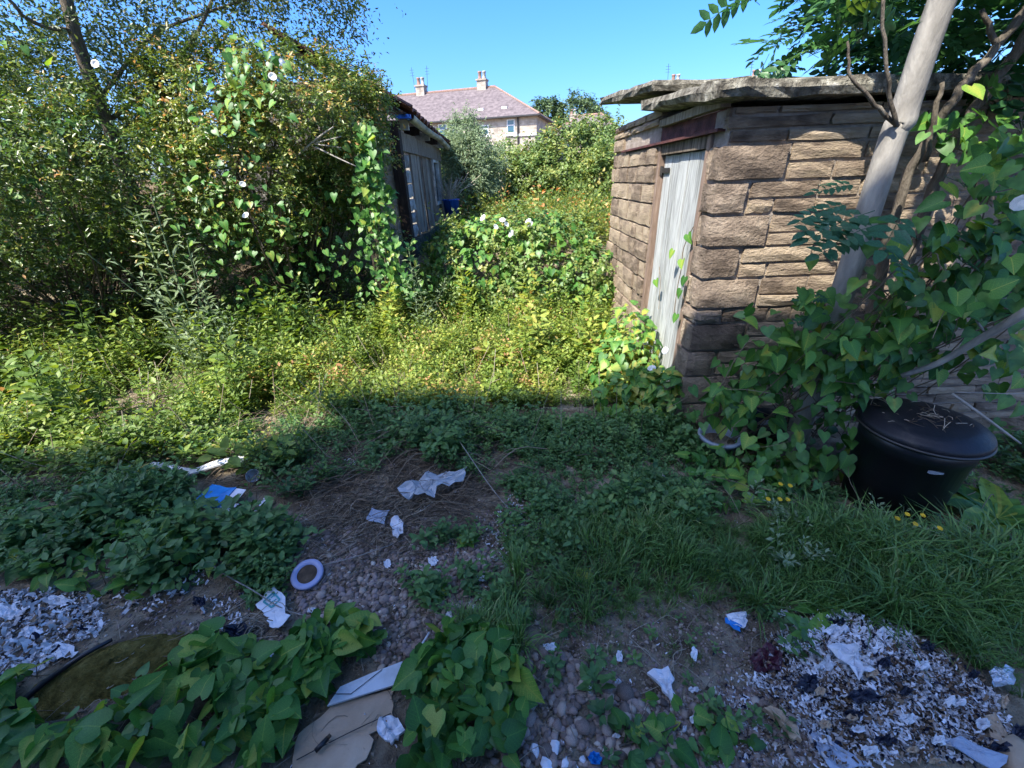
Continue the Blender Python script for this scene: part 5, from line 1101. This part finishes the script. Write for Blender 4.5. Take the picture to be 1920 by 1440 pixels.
# blue carton
c = gp(412, 945, .05); ct = thing('blue_carton', 'crushed bright blue carton with white torn flap among dead stalks', 'carton', tuple(c), math.radians(-18))
V, F = rock_box((-.10, -.06, -.02), (.09, .06, .025), div=(3, 2, 1), jit=.006, bev=.004); V = [(v[0], v[1], v[2] + .12 * v[1] + .05 * v[0]) for v in V]; obj('box', V, F, M['bluecard'], ct, local=True)
obj('flap', [(.092, -.06, .0), (.155, .02, .02), (.15, .07, .03), (.092, .06, .035), (.09, -.06, -.004), (.153, .02, .016), (.148, .07, .026), (.09, .06, .031)], [(0, 1, 2, 3), (7, 6, 5, 4), (0, 4, 5, 1), (1, 5, 6, 2), (2, 6, 7, 3)], M['paper'], ct, local=True)
obj('flap', [(.06, -.062, -.02), (.13, -.07, -.03), (.16, .0, -.01), (.09, -.02, .0), (.06, -.062, -.024), (.13, -.07, -.034), (.16, .0, -.014), (.09, -.02, -.004)], [(0, 1, 2, 3), (7, 6, 5, 4), (0, 4, 5, 1), (1, 5, 6, 2), (2, 6, 7, 3)], M['paper'], ct, local=True)
# lilac lid
c = gp(580, 1087, .035); ld = thing('lilac_dish', 'round lilac plastic lid with a muddy brown centre resting on the pebbles', 'dish', tuple(c)); ld.rotation_euler = (.28, .1, 0); ld.scale = (.78, .78, .78)
G().lathe([(.052, .002), (.056, .010), (.080, .012), (.087, .009), (.088, -.006), (.082, -.006), (.06, .0), (.052, -.004), (.052, .002)], 40).obj('rim', M['lilac'], ld, local=True, smooth=True)
G().lathe([(.0, .004), (.03, .002), (.0545, .006), (.0545, -.003), (0, -.003)], 32).obj('centre', M['brownfill'], ld, local=True, smooth=True)
# torn white carton with teal print
tc = sheet('torn_carton', 'torn white card with a pale teal square print beside the lilac lid', 'carton', [(484, 1148), (520, 1110), (540, 1130), (543, 1170), (546, 1168), (528, 1190), (512, 1186), (508, 1172), (498, 1160)], .003, M['paper'], .04, .002)
cc = np.array(tc.location)
def on_sheet(px, py, lift=.046): q = gp(px, py); return q + [0, 0, lift]
fr = [(500, 1141), (518, 1124), (530, 1137), (515, 1152)]
for i in range(4):
    a = on_sheet(*fr[i]); b_ = on_sheet(*fr[(i + 1) % 4]); t = unit(b_ - a); s_ = np.cross(t, [0, 0, 1]) * .0035; V = [a - s_, a + s_, b_ + s_, b_ - s_]; V = V + [v - [0, 0, .0015] for v in V]; obj('print_line', np.array(V) - cc, [(0, 1, 2, 3), (7, 6, 5, 4), (0, 4, 5, 1), (1, 5, 6, 2), (2, 6, 7, 3), (3, 7, 4, 0)], M['teal'], tc, local=True)
for px, py, dx, dy in ((508, 1140, 5, -4), (512, 1145, 6, -5), (514, 1134, 6, -5), (519, 1140, 5, -4), (517, 1147, 3, 3)):
    a = on_sheet(px, py); b_ = on_sheet(px + dx, py + dy); t = unit(b_ - a); s_ = np.cross(t, [0, 0, 1]) * .003; V = [a - s_, a + s_, b_ + s_, b_ - s_]; V = V + [v - [0, 0, .0015] for v in V]; obj('print_stroke', np.array(V) - cc, [(0, 1, 2, 3), (7, 6, 5, 4), (0, 4, 5, 1), (1, 5, 6, 2), (2, 6, 7, 3), (3, 7, 4, 0)], M['teal'], tc, local=True)
# cardboard and panel
sheet('cardboard_sheet', 'soggy brown cardboard sheet lying half under bindweed leaves', 'cardboard', [(552, 1450), (560, 1378), (625, 1328), (742, 1290), (738, 1345), (720, 1362), (702, 1385), (700, 1410), (660, 1450)], .006, M['cardboard'], .012, .002)
sheet('broken_tile', 'cracked dirty white panel on top of the brown cardboard', 'panel', [(618, 1334), (642, 1298), (700, 1272), (757, 1250), (752, 1280), (744, 1293), (690, 1310)], .008, M['whitepanel'], .034)
g_ = [gp(x, y, .0365) for x, y in ((628, 1312), (662, 1312), (690, 1290), (720, 1266))]; V, F = tube(np.array(g_) - g_[0], .0012, 5); o = obj('crack_wire', V, F, M['pipe'], local=True); o.location = g_[0]; tag(o, 'thin black wire lying across the cracked white panel', 'wire')
g_ = [gp(x, y, .024) for x, y in ((560, 1432), (620, 1400), (680, 1370), (735, 1345))]; V, F = tube(spline(np.array(g_) - g_[0], 4), .0016, 5); o = obj('black_wire', V, F, M['pipe'], local=True); o.location = g_[0]; tag(o, 'thin black wire lying across the brown cardboard', 'wire')
c = gp(608, 1405, .032); o = thing('dead_battery', 'small black cylindrical stub lying on the brown cardboard', 'battery', tuple(c), .9); G().tube([(-.022, 0, 0), (.02, 0, 0)], .0075, 12).obj('body', M['black'], o, local=True, smooth=True); G().tube([(.02, 0, 0), (.03, 0, .002)], .006, 8).obj('cap', M['brownfill'], o, local=True, smooth=True)
foam = [('foam_scrap', 'ragged white foam scrap beside the cardboard edge', shape(733, 1375, 62, 62, 9, .35)), ('foam_scrap', 'ragged white fluff clump on bare dirt', [(1212, 1268), (1250, 1258), (1262, 1275), (1258, 1300), (1275, 1320), (1258, 1318), (1240, 1300), (1230, 1285)]), ('foam_scrap', 'white foam scrap at the base of the bindweed carpet', shape(395, 1405, 50, 60, 8, .4))]
for n_, l_, p_ in foam: sheet(n_, l_, 'foam', p_, .012, M['paper'], .018, .008)
sheets = [('paper_packet', 'square pale blue sachet lying beside a crumpled paper strip', 'sachet', [(688, 985), (698, 962), (730, 967), (722, 992)], 'bluegrey', .03, .004),
          ('paper_strip', 'crumpled whitish paper strip beside the square sachet', 'paper', [(732, 985), (748, 972), (758, 990), (756, 1010), (746, 1022), (738, 1012)], 'paper', .03, .006),
          ('plastic_film', 'crumpled clear plastic film among the dead stalks', 'film', [(752, 935), (790, 915), (820, 905), (876, 898), (870, 915), (830, 930), (808, 950), (780, 945), (765, 950)], 'film', .05, .02),
          ('plastic_sheet', 'large wrinkled white plastic sheet on the shredded heap', 'plastic sheet', [(1540, 1232), (1590, 1225), (1600, 1262), (1630, 1275), (1600, 1290), (1570, 1262)], 'paper', .05, .012),
          ('plastic_sheet', 'long pale blue-grey sheet at the foot of the shredded heap', 'plastic sheet', [(1503, 1362), (1530, 1385), (1570, 1405), (1625, 1440), (1560, 1460), (1530, 1420)], 'bluegrey', .02, .006),
          ('plastic_sheet', 'flat pale sheet end beyond the brown slab in the shredded heap', 'plastic sheet', [(1760, 1405), (1790, 1395), (1880, 1440), (1850, 1460)], 'bluegrey', .04, .006),
          ('foil_packet', 'shiny silver foil packet at the heap edge in the grass', 'packet', [(1842, 1280), (1850, 1266), (1884, 1272), (1886, 1300), (1850, 1303)], 'silver', .05, .006),
          ('burgundy_bag', 'crumpled burgundy plastic bag beside the shredded heap', 'bag', shape(1432, 1247, 74, 54, 9, .25), 'burgundy', .02, .016),
          ('blue_scrap', 'bright blue film scrap among the white lumps', 'scrap', shape(1115, 1430, 34, 30, 6, .3), 'bluecard', .02, .008),
          ('wrapper', 'cream and blue wrapper in the grass above the burgundy bag', 'wrapper', [(1360, 1160), (1395, 1155), (1400, 1172), (1390, 1188), (1362, 1172)], 'paper', .025, .006),
          ('wrapper_strip', 'small dark blue strip beside the cream wrapper', 'wrapper', [(1358, 1168), (1388, 1184), (1384, 1194), (1356, 1178)], 'bluecard', .03, .003),
          ('brown_slab', 'flat brown slab along the far edge of the shredded heap', 'slab', [(1838, 1352), (1856, 1345), (1880, 1385), (1876, 1402), (1850, 1392)], 'cardboard', .03, .003),
          ('brown_lump', 'long brown lump on the dirt below the burgundy bag', 'lump', [(1428, 1335), (1440, 1332), (1470, 1348), (1495, 1375), (1500, 1395), (1480, 1390), (1455, 1360)], 'cardboard', .02, .008)]
for n_, l_, c_, p_, m_, lf, cr_ in sheets: sheet(n_, l_, c_, p_, .003 if m_ not in ('cardboard',) else .02, M[m_], lf, cr_)
for cx, cy, w, h in ((1510, 1292, 50, 40), (1610, 1320, 70, 34), (1650, 1255, 40, 26), (1690, 1310, 26, 18), (1730, 1225, 34, 20), (1815, 1278, 24, 18), (1590, 1352, 46, 22), (1860, 1415, 60, 26), (1900, 1385, 50, 40), (1650, 1400, 40, 22), (1560, 1180, 40, 16), (330, 1070, 40, 26), (380, 1140, 30, 24), (450, 1195, 60, 36)):
    sheet('dark_film_scrap', 'scrap of crumpled dark navy plastic film in the shredded rubbish', 'scrap', shape(cx, cy, w, h, 7, .4), .002, M['navy'], .034, .010, group='dark film scraps in the rubbish')
for cx, cy, w, h in ((1625, 1275, 34, 22), (1530, 1310, 26, 22), (1540, 1372, 30, 22), (1870, 1330, 20, 34), (1590, 1360, 30, 16), (1700, 1420, 30, 18), (1740, 1440, 30, 14)):
    sheet('brown_card_scrap', 'small brown card scrap lying in the shredded heap', 'scrap', shape(cx, cy, w, h, 6, .3), .003, M['cardboard'], .042, .005, group='brown card scraps in the heap')
for cx, cy, w, h in ((728, 1062, 18, 24), (812, 1056, 24, 22), (905, 1090, 26, 14), (843, 1160, 16, 22), (588, 1150, 22, 14), (1032, 1218, 34, 22), (1160, 1236, 16, 30), (1105, 1298, 10, 20), (1158, 1284, 14, 14), (1300, 1232, 14, 34), (1305, 1355, 34, 24), (1300, 1298, 26, 12), (690, 1195, 12, 10), (1155, 1385, 20, 12), (1282, 1372, 10, 16), (500, 948, 26, 22), (262, 925, 20, 14), (520, 1015, 32, 20), (660, 870, 30, 16), (1240, 898, 16, 26), (1700, 1050, 26, 16), (1465, 1155, 30, 16), (360, 895, 16, 8), (430, 1185, 50, 14), (345, 1255, 26, 14), (300, 1360, 18, 30), (1520, 1150, 24, 14), (20, 1150, 60, 40), (60, 1190, 50, 34), (110, 1130, 60, 24), (120, 1225, 60, 34)):
    lab = 'torn white plastic piece in the shreds beside the moss cushion' if cx < 200 else 'small white scrap lying among dead stalks and ground cover' if cy < 1020 else 'small white scrap caught between bindweed leaves and the moss cushion' if cx < 560 else 'small torn white scrap lying on the pebbles and bare dirt'
    sheet('white_scrap', lab, 'scrap', shape(cx, cy, w, h, 7, .35), .0018, M['paper'], .014, .005, group='white scraps, ' + ' '.join(lab.split()[-5:]))
for cx, cy, w, h in ((1560, 1195, 60, 26), (1650, 1200, 50, 22), (1720, 1260, 44, 20), (1780, 1330, 50, 26), (1690, 1360, 44, 24), (1620, 1420, 50, 26), (1540, 1260, 40, 26), (1480, 1230, 40, 22), (1830, 1370, 40, 26), (1750, 1400, 44, 22), (1600, 1380, 40, 18)):
    sheet('tissue_scrap', 'crumpled white tissue lying on the shredded heap', 'scrap', shape(cx, cy, w, h, 8, .45), .0018, M['paper'], .030, .012, group='white tissues on the heap')
for cx, cy, s in ((1003, 1410, .017), (1040, 1403, .019), (1024, 1437, .018), (1060, 1432, .014), (1092, 1426, .011)):
    t_ = PEB[RNG.integers(0, 5)]; V = t_[0] * s * 1.15 * [1, 1, 1.3] + RNG.normal(size=t_[0].shape) * s * .14; o = obj('white_lump', V, t_[1], M['paper'], local=True); o.rotation_euler.z = RNG.uniform(0, 6); o.location = gp(cx, cy, s * .6); tag(o, 'chalky white lump lying among the pebbles', 'lump', 'white lumps on the pebbles')
c = gp(478, 905, .05); o = thing('clear_cup', 'clear plastic cup tipped over beside the white plastic strip', 'cup', tuple(c)); o.rotation_euler = (.9, .5, .4); G().lathe([(0, -.045), (.025, -.045), (.036, .045), (.038, .045), (.027, -.048), (0, -.048)], 20).obj('body', M['film'], o, local=True, smooth=True)
c = gp(428, 1022, .035); o = thing('green_bottle', 'green plastic bottle half hidden among ground cover leaves', 'bottle', tuple(c)); o.rotation_euler = (1.45, .1, 1.0); G().lathe([(0, -.08), (.03, -.08), (.033, -.07), (.033, .03), (.013, .07), (.013, .09), (0, .09)], 20).obj('body', M['green'], o, local=True, smooth=True)
c = gp(1902, 1432, .02); V, F = rock_box((-.06, -.05, -.03), (.06, .05, .035), div=(3, 3, 2), jit=.006, bev=.012); o = obj('pale_rock', V, F, M['cardboard'], local=True, smooth=True); o.location = c; tag(o, 'pale buff rock at the end of the shredded heap', 'rock')
# moss cushion and black edging
mc = gp(215, 1250); V = []; F = []; nr, na = 10, 28
for i in range(nr + 1):
    for k in range(na):
        a = 2 * math.pi * k / na; t = i / nr; x = mc[0] + .27 * t * math.cos(a) * (1 + .15 * math.sin(3 * a)); y = mc[1] + .12 * t * math.sin(a) + .10 * t * math.cos(a); V.append((x, y, float(gh(x, y)) + .035 * (1 - t ** 2) - .006 + RNG.normal() * .004))
for i in range(nr):
    for k in range(na): F.append((i * na + k, i * na + (k + 1) % na, (i + 1) * na + (k + 1) % na, (i + 1) * na + k))
o = obj('moss_cushion', np.array(V) - mc, F, M['moss'], local=True, smooth=True); o.location = mc; tag(o, 'long cushion of brownish moss between white shreds and bindweed', 'moss')
rod('edging_strip', 'black plastic edging strip along the moss cushion', 'edging', [(20, 1345, .01), (90, 1290, .02), (160, 1240, .02), (215, 1205, .01)], .012, M['black'])
